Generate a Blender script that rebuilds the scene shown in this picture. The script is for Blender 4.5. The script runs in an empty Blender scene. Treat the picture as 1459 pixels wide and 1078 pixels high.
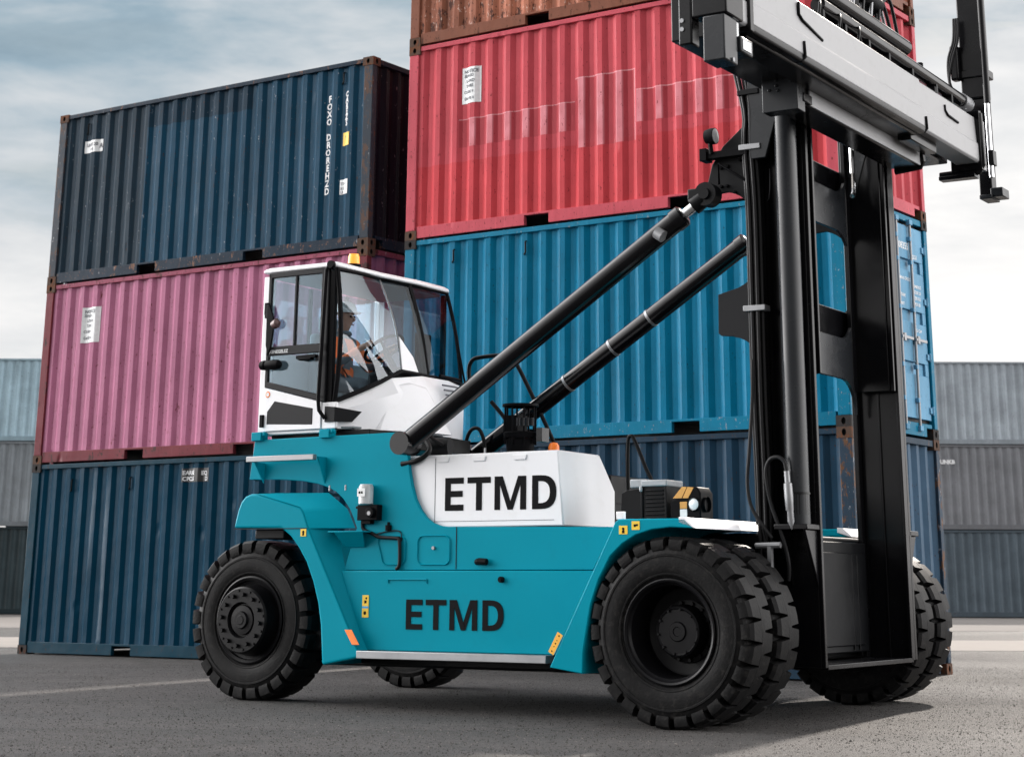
import bpy, math, random
from mathutils import Vector, Matrix
R = math.radians
random.seed(7)
SC = bpy.context.scene
COL = SC.collection

# ------------------------------------------------------------------ camera
cam = bpy.data.cameras.new("Camera")
camo = bpy.data.objects.new("Camera", cam)
COL.objects.link(camo)
SC.camera = camo
PITCH, ROLL = 0.2933, 0.0035
cam.sensor_width = 36.0
cam.lens = 64.35
cam.shift_x = -0.0270
cam.shift_y = -0.3405
cam.clip_start = 0.1
cam.clip_end = 3000
r_ = Vector((1, 0, 0)); f_ = Vector((0, math.cos(PITCH), math.sin(PITCH))); u_ = Vector((0, -math.sin(PITCH), math.cos(PITCH)))
rr = math.cos(ROLL) * r_ + math.sin(ROLL) * u_
uu = math.cos(ROLL) * u_ - math.sin(ROLL) * r_
m3 = Matrix((rr, uu, -f_)).transposed()
camo.matrix_world = Matrix.Translation((0, 0, 0.9765)) @ m3.to_4x4()
cam.dof.use_dof = True
cam.dof.focus_distance = 16.0
cam.dof.aperture_fstop = 3.5

# ------------------------------------------------------------------ sun, sky, exposure
SUN_AZ, SUN_EL = 64.0, 33.0          # azimuth counter-clockwise from +X
sd = Vector((math.cos(R(SUN_AZ)) * math.cos(R(SUN_EL)), math.sin(R(SUN_AZ)) * math.cos(R(SUN_EL)), math.sin(R(SUN_EL))))
sun = bpy.data.lights.new("Sun", 'SUN')
sun.energy = 5.0
sun.angle = R(2.0)
sun.color = (1.0, 0.91, 0.82)
suno = bpy.data.objects.new("Sun", sun)
COL.objects.link(suno)
suno.rotation_euler = sd.to_track_quat('Z', 'Y').to_euler()
suno.location = (20, 30, 30)

W = bpy.data.worlds.new("World")
SC.world = W
W.use_nodes = True
nt = W.node_tree
nt.nodes.clear()
def N(nt, t, **kw):
    n = nt.nodes.new(t)
    for k, v in kw.items():
        if k.startswith('i_'):
            key = k[2:]
            n.inputs[int(key) if key.isdigit() else key.replace('_', ' ')].default_value = v
        else:
            setattr(n, k, v)
    return n
def ramp(nt, pts, interp='LINEAR'):
    n = nt.nodes.new('ShaderNodeValToRGB')
    cr = n.color_ramp
    cr.interpolation = interp
    while len(cr.elements) < len(pts): cr.elements.new(0.5)
    for e, (p, c) in zip(cr.elements, pts):
        e.position = p
        e.color = c if len(c) == 4 else (*c, 1)
    return n
def g(v): return (v, v, v, 1)
L = nt.links.new
sky = N(nt, 'ShaderNodeTexSky', sky_type='NISHITA')
sky.sun_disc = False
sky.sun_elevation = R(SUN_EL)
sky.sun_rotation = R(90 - SUN_AZ)
sky.air_density = 1.6; sky.dust_density = 3.0; sky.ozone_density = 1.0
bg1 = N(nt, 'ShaderNodeBackground', i_Strength=0.07)
L(sky.outputs[0], bg1.inputs[0])
tc = N(nt, 'ShaderNodeTexCoord')
# streaky high cloud: noise stretched along the horizon
mp = N(nt, 'ShaderNodeMapping')
mp.inputs['Rotation'].default_value = (R(8), R(-14), R(20))
mp.inputs['Scale'].default_value = (1.1, 1.0, 7.0)
L(tc.outputs['Generated'], mp.inputs[0])
nz = N(nt, 'ShaderNodeTexNoise', i_Scale=3.4, i_Detail=6.0, i_Roughness=0.52, i_Distortion=0.5)
L(mp.outputs[0], nz.inputs['Vector'])
sep = N(nt, 'ShaderNodeSeparateXYZ')
L(tc.outputs['Generated'], sep.inputs[0])
# cloud cover grows to the right (+X, towards the sun) and near the horizon
cov = N(nt, 'ShaderNodeMath', operation='MULTIPLY_ADD', i_1=0.35, i_2=0.78)
L(sep.outputs[0], cov.inputs[0])
hz = ramp(nt, [(0.0, g(0.75)), (0.10, g(0.42)), (0.22, g(0.10)), (0.5, g(0.0))])
L(sep.outputs[2], hz.inputs[0])
a1 = N(nt, 'ShaderNodeMath', operation='ADD'); L(cov.outputs[0], a1.inputs[0]); L(hz.outputs[0], a1.inputs[1])
nr = ramp(nt, [(0.32, g(0.0)), (0.70, g(0.75))])
L(nz.outputs[0], nr.inputs[0])
a2 = N(nt, 'ShaderNodeMath', operation='ADD', use_clamp=True); L(a1.outputs[0], a2.inputs[0]); L(nr.outputs[0], a2.inputs[1])
# cloud shade: brighter towards the horizon, darker undersides from a second noise
mp2 = N(nt, 'ShaderNodeMapping'); mp2.inputs['Scale'].default_value = (1.6, 1.6, 5.0)
L(tc.outputs['Generated'], mp2.inputs[0])
nz2 = N(nt, 'ShaderNodeTexNoise', i_Scale=4.2, i_Detail=7.0, i_Roughness=0.58, i_Distortion=0.3)
L(mp2.outputs[0], nz2.inputs['Vector'])
cs = ramp(nt, [(0.36, g(0.0)), (0.62, g(1.0))])
L(nz2.outputs[0], cs.inputs[0])
# whiteness of the cloud: streaks, plus haze at the horizon and towards the sun on the right
w1 = N(nt, 'ShaderNodeMath', operation='MULTIPLY_ADD', i_1=0.62, i_2=0.20); L(sep.outputs[0], w1.inputs[0])
hb = ramp(nt, [(0.0, g(0.75)), (0.07, g(0.62)), (0.20, g(0.22)), (0.32, g(0.0))])
L(sep.outputs[2], hb.inputs[0])
w2 = N(nt, 'ShaderNodeMath', operation='ADD'); L(w1.outputs[0], w2.inputs[0]); L(hb.outputs[0], w2.inputs[1])
w3 = N(nt, 'ShaderNodeMath', operation='MULTIPLY_ADD', i_1=0.40); L(nr.outputs[0], w3.inputs[0]); L(w2.outputs[0], w3.inputs[2])
w4 = N(nt, 'ShaderNodeMath', operation='MULTIPLY_ADD', i_1=0.24, use_clamp=True); L(cs.outputs[0], w4.inputs[0]); L(w3.outputs[0], w4.inputs[2])
cm = ramp(nt, [(0.0, (0.16,0.285,0.395)), (0.30, (0.40,0.53,0.625)), (0.62, (0.86,0.88,0.90)), (1.0, (1.20,1.18,1.16))])
L(w4.outputs[0], cm.inputs[0])
# unseen sky banks added left and right for side light, dimmer behind camera
def fill_bank(d, k):
    dt = N(nt, 'ShaderNodeVectorMath', operation='DOT_PRODUCT'); dt.inputs[1].default_value = d
    L(tc.outputs['Generated'], dt.inputs[0])
    mx = N(nt, 'ShaderNodeMath', operation='MAXIMUM', i_1=0.0); L(dt.outputs['Value'], mx.inputs[0])
    pw = N(nt, 'ShaderNodeMath', operation='POWER', i_1=4.0); L(mx.outputs[0], pw.inputs[0])
    ml = N(nt, 'ShaderNodeMath', operation='MULTIPLY', i_1=k); L(pw.outputs[0], ml.inputs[0])
    return ml.outputs[0]
b1 = N(nt, 'ShaderNodeMath', operation='ADD', i_1=0.66); L(fill_bank((-0.90, 0.40, 0.17), 17.0), b1.inputs[0])
b2 = N(nt, 'ShaderNodeMath', operation='ADD'); L(b1.outputs[0], b2.inputs[0]); L(fill_bank((0.97, -0.10, 0.22), 6.8), b2.inputs[1])
yb = N(nt, 'ShaderNodeMapRange', i_1=0.62, i_2=0.88); L(sep.outputs[1], yb.inputs[0])
dmx = N(nt, 'ShaderNodeMix', data_type='RGBA'); L(yb.outputs[0], dmx.inputs[0]); L(b2.outputs[0], dmx.inputs[6]); dmx.inputs[7].default_value = g(0.84)
cmn = N(nt, 'ShaderNodeMix', data_type='RGBA'); L(yb.outputs[0], cmn.inputs[0]); cmn.inputs[6].default_value = (0.75, 0.735, 0.73, 1); L(cm.outputs[0], cmn.inputs[7])
cm2 = N(nt, 'ShaderNodeMix', data_type='RGBA', blend_type='MULTIPLY', i_0=1.0); L(cmn.outputs[2], cm2.inputs[6]); L(dmx.outputs[2], cm2.inputs[7])
bg2 = N(nt, 'ShaderNodeBackground', i_Strength=0.92)
L(cm2.outputs[2], bg2.inputs[0])
ms = N(nt, 'ShaderNodeMixShader')
L(a2.outputs[0], ms.inputs[0]); L(bg1.outputs[0], ms.inputs[1]); L(bg2.outputs[0], ms.inputs[2])
wo = N(nt, 'ShaderNodeOutputWorld'); L(ms.outputs[0], wo.inputs[0])

SC.view_settings.view_transform = 'Standard'
SC.view_settings.look = 'None'
SC.view_settings.exposure = 0.18
SC.view_settings.gamma = 1.0
SC.render.engine = 'CYCLES'
SC.cycles.max_bounces = 8
SC.cycles.transparent_max_bounces = 16

# ------------------------------------------------------------------ mesh helpers
class MB:
    """collects faces, then links ONE mesh object"""
    def __init__(s): s.v = []; s.f = []; s.mi = []; s.cur = 0
    def add(s, vs, fs):
        b = len(s.v); s.v += [tuple(p) for p in vs]
        for f in fs: s.f.append([b + i for i in f]); s.mi.append(s.cur)
        return s
    def mat(s, i): s.cur = i; return s
    def box(s, x0, x1, y0, y1, z0, z1):
        return s.add([(x0,y0,z0),(x1,y0,z0),(x1,y1,z0),(x0,y1,z0),(x0,y0,z1),(x1,y0,z1),(x1,y1,z1),(x0,y1,z1)],
                     [(0,3,2,1),(4,5,6,7),(0,1,5,4),(1,2,6,5),(2,3,7,6),(3,0,4,7)])
    def hexa(s, bot, top):
        return s.add(list(bot) + list(top), [(3,2,1,0),(4,5,6,7),(0,1,5,4),(1,2,6,5),(2,3,7,6),(3,0,4,7)])
    def prism(s, poly, a, b, axis='y'):
        """poly of 2-D points (x,z) for axis y, (y,z) for axis x, (x,y) for axis z"""
        def P(p, t):
            return {'y': (p[0], t, p[1]), 'x': (t, p[0], p[1]), 'z': (p[0], p[1], t)}[axis]
        n = len(poly)
        area = sum(poly[i][0]*poly[(i+1)%n][1]-poly[(i+1)%n][0]*poly[i][1] for i in range(n))
        flip = (area < 0) != (axis == 'y')
        vs = [P(p, a) for p in poly] + [P(p, b) for p in poly]
        fs = [list(range(n))[::-1], list(range(n, 2*n))] + [(i, (i+1)%n, n+(i+1)%n, n+i) for i in range(n)]
        if flip: fs = [list(f)[::-1] for f in fs]
        return s.add(vs, fs)
    def plate(s, pts3, t):
        """flat polygon in 3-D thickened by vector t"""
        n = len(pts3); t = Vector(t)
        vs = [Vector(p) for p in pts3] + [Vector(p) + t for p in pts3]
        fs = [list(range(n)), list(range(n, 2*n))[::-1]] + [(n+i, n+(i+1)%n, (i+1)%n, i) for i in range(n)]
        return s.add(vs, fs)
    def tube(s, path, r, n=8, caps=True, closed=False):
        P = [Vector(p) for p in path]; m = len(P)
        rings = []; ref = None
        for i, p in enumerate(P):
            if closed: d = P[(i+1)%m] - P[i-1]
            else: d = P[min(i+1, m-1)] - P[max(i-1, 0)]
            d.normalize()
            if ref is None:
                ref = d.orthogonal().normalized()
            else:
                ref = (ref - d * ref.dot(d))
                if ref.length < 1e-6: ref = d.orthogonal()
                ref.normalize()
            b = d.cross(ref)
            rad = r[i] if isinstance(r, (list, tuple)) else r
            rings.append([p + (ref*math.cos(2*math.pi*k/n) + b*math.sin(2*math.pi*k/n))*rad for k in range(n)])
        vs = [q for rg in rings for q in rg]; fs = []
        for i in range(m if closed else m-1):
            for k in range(n):
                j = (i+1) % m
                fs.append((i*n+k, i*n+(k+1)%n, j*n+(k+1)%n, j*n+k))
        if caps and not closed:
            fs.append(list(range(n))[::-1]); fs.append([(m-1)*n+k for k in range(n)])
        return s.add(vs, fs)
    def cyl(s, p0, p1, r, n=20): return s.tube([p0, p1], r, n)
    def lathe(s, prof, c, n=48, axis='y'):
        """prof of (t, radius) along the axis; open ends left open when radius > 0"""
        vs = []; fs = []
        for (t, r) in prof:
            for k in range(n):
                a = 2*math.pi*k/n
                q = (r*math.cos(a), t, r*math.sin(a)) if axis == 'y' else (r*math.cos(a), r*math.sin(a), t) if axis == 'z' else (t, r*math.cos(a), r*math.sin(a))
                vs.append((q[0]+c[0], q[1]+c[1], q[2]+c[2]))
        for i in range(len(prof)-1):
            for k in range(n):
                fs.append((i*n+k, i*n+(k+1)%n, (i+1)*n+(k+1)%n, (i+1)*n+k))
        return s.add(vs, fs)
    def build(s, name, mats, parent=None, bevel=0, seg=2, smooth=35, loc=None):
        me = bpy.data.meshes.new(name)
        me.from_pydata(s.v, [], s.f)
        mats = mats if isinstance(mats, (list, tuple)) else [mats]
        for m in mats: me.materials.append(m)
        me.polygons.foreach_set('material_index', s.mi)
        if smooth:
            me.polygons.foreach_set('use_smooth', [True]*len(me.polygons))
            me.update()
            me.set_sharp_from_angle(angle=R(smooth))
        me.validate(); me.update()
        o = bpy.data.objects.new(name, me)
        COL.objects.link(o)
        if parent: o.parent = parent
        if loc: o.location = loc
        if bevel:
            b = o.modifiers.new('bevel', 'BEVEL'); b.width = bevel; b.segments = seg
            b.limit_method = 'ANGLE'; b.angle_limit = R(40); b.harden_normals = False
        return o
def empty(name, loc=(0,0,0), rz=0, parent=None):
    o = bpy.data.objects.new(name, None); COL.objects.link(o)
    o.location = loc; o.rotation_euler = (0,0,rz); o.empty_display_size = 0.3
    if parent: o.parent = parent
    return o
def tag(o, label=None, cat=None, group=None, kind=None):
    if label: o['label'] = label
    if cat: o['category'] = cat
    if group: o['group'] = group
    if kind: o['kind'] = kind
    return o
def text_mesh(s, body, size, origin, right, up, depth=0.0, bold=0.0, align='LEFT', spacing=1.0):
    """adds lettering to a MB, standing on origin, spread along right/up"""
    cu = bpy.data.curves.new('t', 'FONT'); cu.body = body; cu.size = size; cu.offset = bold
    cu.align_x = align; cu.space_character = spacing; cu.resolution_u = 2
    ob = bpy.data.objects.new('t', cu); COL.objects.link(ob)
    me = bpy.data.meshes.new_from_object(ob)
    o = Vector(origin); r = Vector(right).normalized(); u = Vector(up).normalized()
    vs = [o + r*v.co.x + u*v.co.y for v in me.vertices]
    s.add(vs, [list(p.vertices) for p in me.polygons])
    bpy.data.objects.remove(ob); bpy.data.curves.remove(cu); bpy.data.meshes.remove(me)

# ------------------------------------------------------------------ material helpers
def newmat(name):
    m = bpy.data.materials.new(name); m.use_nodes = True
    nt = m.node_tree; nt.nodes.clear()
    out = nt.nodes.new('ShaderNodeOutputMaterial'); b = nt.nodes.new('ShaderNodeBsdfPrincipled')
    nt.links.new(b.outputs[0], out.inputs[0])
    return m, nt, b
def rgb(c): return (*c, 1) if len(c) == 3 else c
def mixc(nt, fac, a, b, mode='MIX'):
    n = nt.nodes.new('ShaderNodeMix'); n.data_type = 'RGBA'; n.blend_type = mode
    for sock, v in ((n.inputs[0], fac), (n.inputs[6], a), (n.inputs[7], b)):
        if hasattr(v, 'links'): nt.links.new(v, sock)
        elif isinstance(v, (int, float)): sock.default_value = v
        else: sock.default_value = rgb(v)
    return n.outputs[2]
def paint(name, col, rough=0.4, metal=0.0, var=0.12, scale=3.0, dirt=0.0, dirtcol=(0.06,0.05,0.045), coat=0.0, bump=0.0, spec=0.5):
    """painted or bare metal with mottled tone, uneven gloss and patchy dirt"""
    m, nt, b = newmat(name); L = nt.links.new
    tc = N(nt, 'ShaderNodeTexCoord')
    n1 = N(nt, 'ShaderNodeTexNoise', i_Scale=scale, i_Detail=6.0, i_Roughness=0.6); L(tc.outputs['Object'], n1.inputs['Vector'])
    v = ramp(nt, [(0.25, g(1-var)), (0.75, g(1+var))]); L(n1.outputs[0], v.inputs[0])
    c = mixc(nt, 1.0, col, v.outputs[0], 'MULTIPLY')
    rm = ramp(nt, [(0.3, g(max(0.02, rough-0.08))), (0.7, g(min(1, rough+0.10)))]); L(n1.outputs[0], rm.inputs[0])
    if dirt:
        n2 = N(nt, 'ShaderNodeTexNoise', i_Scale=scale*4, i_Detail=8.0, i_Roughness=0.7); L(tc.outputs['Object'], n2.inputs['Vector'])
        dm = ramp(nt, [(0.52, g(0)), (0.75, g(dirt))]); L(n2.outputs[0], dm.inputs[0])
        c = mixc(nt, dm.outputs[0], c, dirtcol)
    L(c, b.inputs['Base Color']); L(rm.outputs[0], b.inputs['Roughness'])
    b.inputs['Metallic'].default_value = metal
    b.inputs['Specular IOR Level'].default_value = spec
    if coat:
        b.inputs['Coat Weight'].default_value = coat; b.inputs['Coat Roughness'].default_value = 0.08
    if bump:
        n3 = N(nt, 'ShaderNodeTexNoise', i_Scale=60.0, i_Detail=4.0); L(tc.outputs['Object'], n3.inputs['Vector'])
        bp = N(nt, 'ShaderNodeBump', i_Strength=bump, i_Distance=0.01); L(n3.outputs[0], bp.inputs['Height']); L(bp.outputs[0], b.inputs['Normal'])
    return m
def container_paint(name, col, rust=0.35, rustcol=(0.06,0.025,0.014), fade=0.10, rough=0.36, rects=(), seed=0.0, streak=0.25, chip=0.0, chipcol=(0.35,0.36,0.38)):
    """weathered container paint. rects: (x0,x1,z0,z1,color,fac,rough) repainted patches in the container's own frame"""
    m, nt, b = newmat(name); L = nt.links.new
    tc = N(nt, 'ShaderNodeTexCoord')
    off = N(nt, 'ShaderNodeVectorMath', operation='ADD'); off.inputs[1].default_value = (seed, seed*0.7, seed*1.3)
    L(tc.outputs['Object'], off.inputs[0]); V = off.outputs[0]
    n1 = N(nt, 'ShaderNodeTexNoise', i_Scale=1.1, i_Detail=7.0, i_Roughness=0.62); L(V, n1.inputs['Vector'])
    v = ramp(nt, [(0.3, g(1-fade*1.6)), (0.72, g(1+fade*1.6))]); L(n1.outputs[0], v.inputs[0])
    c = mixc(nt, 1.0, col, v.outputs[0], 'MULTIPLY')
    # vertical rain streaks
    mp = N(nt, 'ShaderNodeMapping'); mp.inputs['Scale'].default_value = (9.0, 9.0, 0.35); L(V, mp.inputs[0])
    n2 = N(nt, 'ShaderNodeTexNoise', i_Scale=1.6, i_Detail=5.0, i_Roughness=0.6); L(mp.outputs[0], n2.inputs['Vector'])
    sr = ramp(nt, [(0.46, g(0)), (0.72, g(streak))]); L(n2.outputs[0], sr.inputs[0])
    c = mixc(nt, sr.outputs[0], c, [x*0.45+0.008 for x in col])
    rgh = rough
    sepx = N(nt, 'ShaderNodeSeparateXYZ'); L(tc.outputs['Object'], sepx.inputs[0])
    for (x0, x1, z0, z1, rc, fac, rrg) in rects:
        ridge = None
        if isinstance(rc, tuple) and isinstance(rc[0], tuple): rc, ridge = rc
        def inside(sock, lo, hi):
            a = N(nt, 'ShaderNodeMath', operation='GREATER_THAN', i_1=lo); L(sock, a.inputs[0])
            d = N(nt, 'ShaderNodeMath', operation='LESS_THAN', i_1=hi); L(sock, d.inputs[0])
            e = N(nt, 'ShaderNodeMath', operation='MULTIPLY'); L(a.outputs[0], e.inputs[0]); L(d.outputs[0], e.inputs[1]); return e.outputs[0]
        e = N(nt, 'ShaderNodeMath', operation='MULTIPLY'); L(inside(sepx.outputs[0], x0, x1), e.inputs[0]); L(inside(sepx.outputs[2], z0, z1), e.inputs[1])
        e2 = N(nt, 'ShaderNodeMath', operation='MULTIPLY', i_1=fac); L(e.outputs[0], e2.inputs[0])
        vv = mixc(nt, 1.0, rc, v.outputs[0], 'MULTIPLY')
        if ridge:    # the roller that painted the old lettering out left the ridges pale and the valleys dark
            rg_ = ramp(nt, [(0.034, g(1.0)), (0.046, g(0.0))]); L(sepx.outputs[1], rg_.inputs[0])
            pat = N(nt, 'ShaderNodeTexNoise', i_Scale=5.0, i_Detail=4.0); L(V, pat.inputs['Vector'])
            pr = ramp(nt, [(0.3, g(0.55)), (0.7, g(1.0))]); L(pat.outputs[0], pr.inputs[0])
            rm_ = N(nt, 'ShaderNodeMath', operation='MULTIPLY'); L(rg_.outputs[0], rm_.inputs[0]); L(pr.outputs[0], rm_.inputs[1])
            vv = mixc(nt, rm_.outputs[0], vv, ridge)
        c = mixc(nt, e2.outputs[0], c, vv)
        mxr = N(nt, 'ShaderNodeMix'); mxr.data_type = 'FLOAT'; L(e.outputs[0], mxr.inputs[0])
        if hasattr(rgh, 'links'): L(rgh, mxr.inputs[2])
        else: mxr.inputs[2].default_value = rgh
        mxr.inputs[3].default_value = rrg
        rgh = mxr.outputs[0]
    # rust freckles and scabs, drawn down a little
    mp3 = N(nt, 'ShaderNodeMapping'); mp3.inputs['Scale'].default_value = (3.2, 3.2, 1.5); L(V, mp3.inputs[0])
    n3 = N(nt, 'ShaderNodeTexNoise', i_Scale=3.0, i_Detail=9.0, i_Roughness=0.72); L(mp3.outputs[0], n3.inputs['Vector'])
    lo = 0.70 - 0.20*rust
    rr = ramp(nt, [(lo, g(0)), (lo+0.035, g(min(1, 0.5+rust)))]); L(n3.outputs[0], rr.inputs[0])
    c = mixc(nt, rr.outputs[0], c, rustcol)
    # pale vertical scuffs
    mps = N(nt, 'ShaderNodeMapping'); mps.inputs['Scale'].default_value = (13.0, 13.0, 0.9); mps.inputs['Location'].default_value = (3.3, 1.7, 0.4); L(V, mps.inputs[0])
    n8 = N(nt, 'ShaderNodeTexNoise', i_Scale=1.4, i_Detail=6.0, i_Roughness=0.7); L(mps.outputs[0], n8.inputs['Vector'])
    r8 = ramp(nt, [(0.60, g(0)), (0.72, g(0.28))]); L(n8.outputs[0], r8.inputs[0])
    c = mixc(nt, r8.outputs[0], c, [min(0.8, x*1.7+0.025) for x in col])
    # small chips and specks
    n7 = N(nt, 'ShaderNodeTexNoise', i_Scale=13.0, i_Detail=4.0, i_Roughness=0.6); L(mp3.outputs[0], n7.inputs['Vector'])
    r7 = ramp(nt, [(0.665-0.05*rust, g(0)), (0.69-0.05*rust, g(0.85))]); L(n7.outputs[0], r7.inputs[0])
    c = mixc(nt, r7.outputs[0], c, [x*0.8 for x in rustcol])
    if chip:
        n4 = N(nt, 'ShaderNodeTexNoise', i_Scale=7.0, i_Detail=5.0, i_Roughness=0.7); L(mp3.outputs[0], n4.inputs['Vector'])
        cr = ramp(nt, [(0.70-0.1*chip, g(0)), (0.72-0.1*chip, g(0.8))]); L(n4.outputs[0], cr.inputs[0])
        c = mixc(nt, cr.outputs[0], c, chipcol)
    L(c, b.inputs['Base Color'])
    if hasattr(rgh, 'links'): L(rgh, b.inputs['Roughness'])
    else: b.inputs['Roughness'].default_value = rgh
    b.inputs['Specular IOR Level'].default_value = 0.06
    # dented, slightly wavy sheet
    n5 = N(nt, 'ShaderNodeTexNoise', i_Scale=2.3, i_Detail=3.0); L(V, n5.inputs['Vector'])
    mpd = N(nt, 'ShaderNodeMapping'); mpd.inputs['Scale'].default_value = (1.6, 0.4, 0.9); L(V, mpd.inputs[0])
    vd = N(nt, 'ShaderNodeTexVoronoi', i_Scale=1.0); vd.inputs['Randomness'].default_value = 1.0; L(mpd.outputs[0], vd.inputs['Vector'])
    dd = ramp(nt, [(0.0, g(0.0)), (0.11, g(1.0))]); dd.color_ramp.interpolation = 'EASE'; L(vd.outputs['Distance'], dd.inputs[0])
    hs_ = N(nt, 'ShaderNodeMath', operation='ADD'); L(n5.outputs[0], hs_.inputs[0]); L(dd.outputs[0], hs_.inputs[1])
    bp = N(nt, 'ShaderNodeBump', i_Strength=0.45, i_Distance=0.03); L(hs_.outputs[0], bp.inputs['Height']); L(bp.outputs[0], b.inputs['Normal'])
    return m
def flat(name, col, rough=0.5, metal=0.0, emit=0.0, ecol=None):
    m, nt, b = newmat(name)
    tc = N(nt, 'ShaderNodeTexCoord'); n1 = N(nt, 'ShaderNodeTexNoise', i_Scale=25.0, i_Detail=3.0)
    nt.links.new(tc.outputs['Object'], n1.inputs['Vector'])
    v = ramp(nt, [(0.3, g(0.92)), (0.7, g(1.06))]); nt.links.new(n1.outputs[0], v.inputs[0])
    nt.links.new(mixc(nt, 1.0, col, v.outputs[0], 'MULTIPLY'), b.inputs['Base Color'])
    b.inputs['Roughness'].default_value = rough; b.inputs['Metallic'].default_value = metal
    if emit:
        b.inputs['Emission Color'].default_value = rgb(ecol or col); b.inputs['Emission Strength'].default_value = emit
    return m
def glass(name, tint, base=0.0, mul=0.8):
    m = bpy.data.materials.new(name); m.use_nodes = True
    nt = m.node_tree; nt.nodes.clear(); L = nt.links.new
    out = N(nt, 'ShaderNodeOutputMaterial')
    tr = N(nt, 'ShaderNodeBsdfTransparent'); tr.inputs[0].default_value = rgb(tint)
    k_ = 1
    gl = N(nt, 'ShaderNodeBsdfGlossy', i_Roughness=0.02); gl.inputs[0].default_value = (0.9, 0.95, 1, 1)
    lw = N(nt, 'ShaderNodeFresnel', i_IOR=1.5)
    ad = N(nt, 'ShaderNodeMath', operation='MULTIPLY_ADD', i_1=mul, i_2=base, use_clamp=True); L(lw.outputs[0], ad.inputs[0])
    mx = N(nt, 'ShaderNodeMixShader'); L(ad.outputs[0], mx.inputs[0]); L(tr.outputs[0], mx.inputs[1]); L(gl.outputs[0], mx.inputs[2])
    L(mx.outputs[0], out.inputs[0])
    return m

TEAL = paint('teal_paint', (0.0, 0.245, 0.335), 0.34, var=0.09, scale=1.2, dirt=0.28, dirtcol=(0.004,0.165,0.215), spec=0.05)
WHITE = paint('white_paint', (0.78, 0.79, 0.82), 0.35, var=0.05, scale=1.3, dirt=0.28, dirtcol=(0.55,0.54,0.52), coat=0.3)
BLACK = paint('black_paint', (0.004, 0.004, 0.005), 0.22, var=0.25, scale=2.0, dirt=0.25, dirtcol=(0.010,0.010,0.010), spec=0.22)
GLOSSB = paint('gloss_black_tube', (0.004, 0.004, 0.005), 0.13, var=0.2, scale=3.0, spec=0.28)
BLACK2 = paint('black_satin', (0.005, 0.0055, 0.0065), 0.42, var=0.25, scale=4.0, dirt=0.3, dirtcol=(0.012,0.012,0.012), spec=0.12)
GUN = paint('gunmetal_paint', (0.016, 0.018, 0.021), 0.26, var=0.15, scale=2.0, dirt=0.2, dirtcol=(0.03,0.03,0.03), spec=0.3)
HOSE = paint('hose_rubber', (0.010, 0.010, 0.011), 0.42, var=0.2, spec=0.2)
RUBBER = paint('tyre_rubber', (0.0060, 0.0060, 0.0064), 0.50, var=0.30, scale=5.0, dirt=0.85, dirtcol=(0.030,0.028,0.026), bump=0.2, spec=0.10)
RIMM = paint('rim_paint', (0.005, 0.005, 0.006), 0.36, var=0.2, scale=6.0, dirt=0.3, dirtcol=(0.016,0.015,0.014), spec=0.15)
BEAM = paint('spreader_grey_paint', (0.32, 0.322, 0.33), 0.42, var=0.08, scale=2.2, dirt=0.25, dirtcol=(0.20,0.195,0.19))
CHROME = paint('chrome_rod', (0.75, 0.76, 0.78), 0.14, metal=1.0, var=0.03)
STEEL = paint('galvanised_steel', (0.26, 0.265, 0.275), 0.42, metal=0.6, var=0.15, scale=8.0, dirt=0.2)
DARKGREY = paint('dark_grey_plastic', (0.012, 0.0125, 0.0145), 0.45, var=0.15, spec=0.15)
LETTER = paint('black_vinyl', (0.004, 0.004, 0.005), 0.5, var=0.1, spec=0.06)
YELLOW = flat('yellow_sticker', (0.80, 0.52, 0.02), 0.45)
ORANGE = flat('orange_reflector', (0.95, 0.22, 0.02), 0.35)
AMBER = flat('amber_beacon', (0.90, 0.30, 0.03), 0.25, emit=0.55, ecol=(1.0,0.42,0.06))
LAMPW = flat('lamp_lens', (0.85, 0.86, 0.88), 0.12)
STICKW = flat('white_sticker', (0.75, 0.77, 0.78), 0.5)
INKG = flat('grey_ink', (0.12, 0.13, 0.15), 0.6)
WHITEINK = flat('white_stencil', (0.72, 0.74, 0.76), 0.6)
HOLE = flat('casting_hole', (0.006, 0.006, 0.006), 0.8)
GLASS = glass('cab_glass', (0.72, 0.80, 0.84), 0.0, 0.40)
GLASSC = glass('corner_glass', (0.76, 0.84, 0.88), 0.05, 0.5)
GLASSD = glass('windscreen_tint', (0.45, 0.52, 0.56), 0.0, 0.40)
INTER = paint('cab_interior', (0.16, 0.19, 0.205), 0.7, var=0.1)
INTERL = paint('cab_headliner', (0.22, 0.28, 0.31), 0.8, var=0.05)
SKIN = flat('skin', (0.52, 0.30, 0.22), 0.5)
HIVIS = flat('hi_vis_orange', (0.95, 0.20, 0.05), 0.7)
GREYCLOTH = flat('grey_workwear', (0.13, 0.15, 0.17), 0.8)
HELMET = flat('helmet_white', (0.78, 0.80, 0.80), 0.3)

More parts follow.
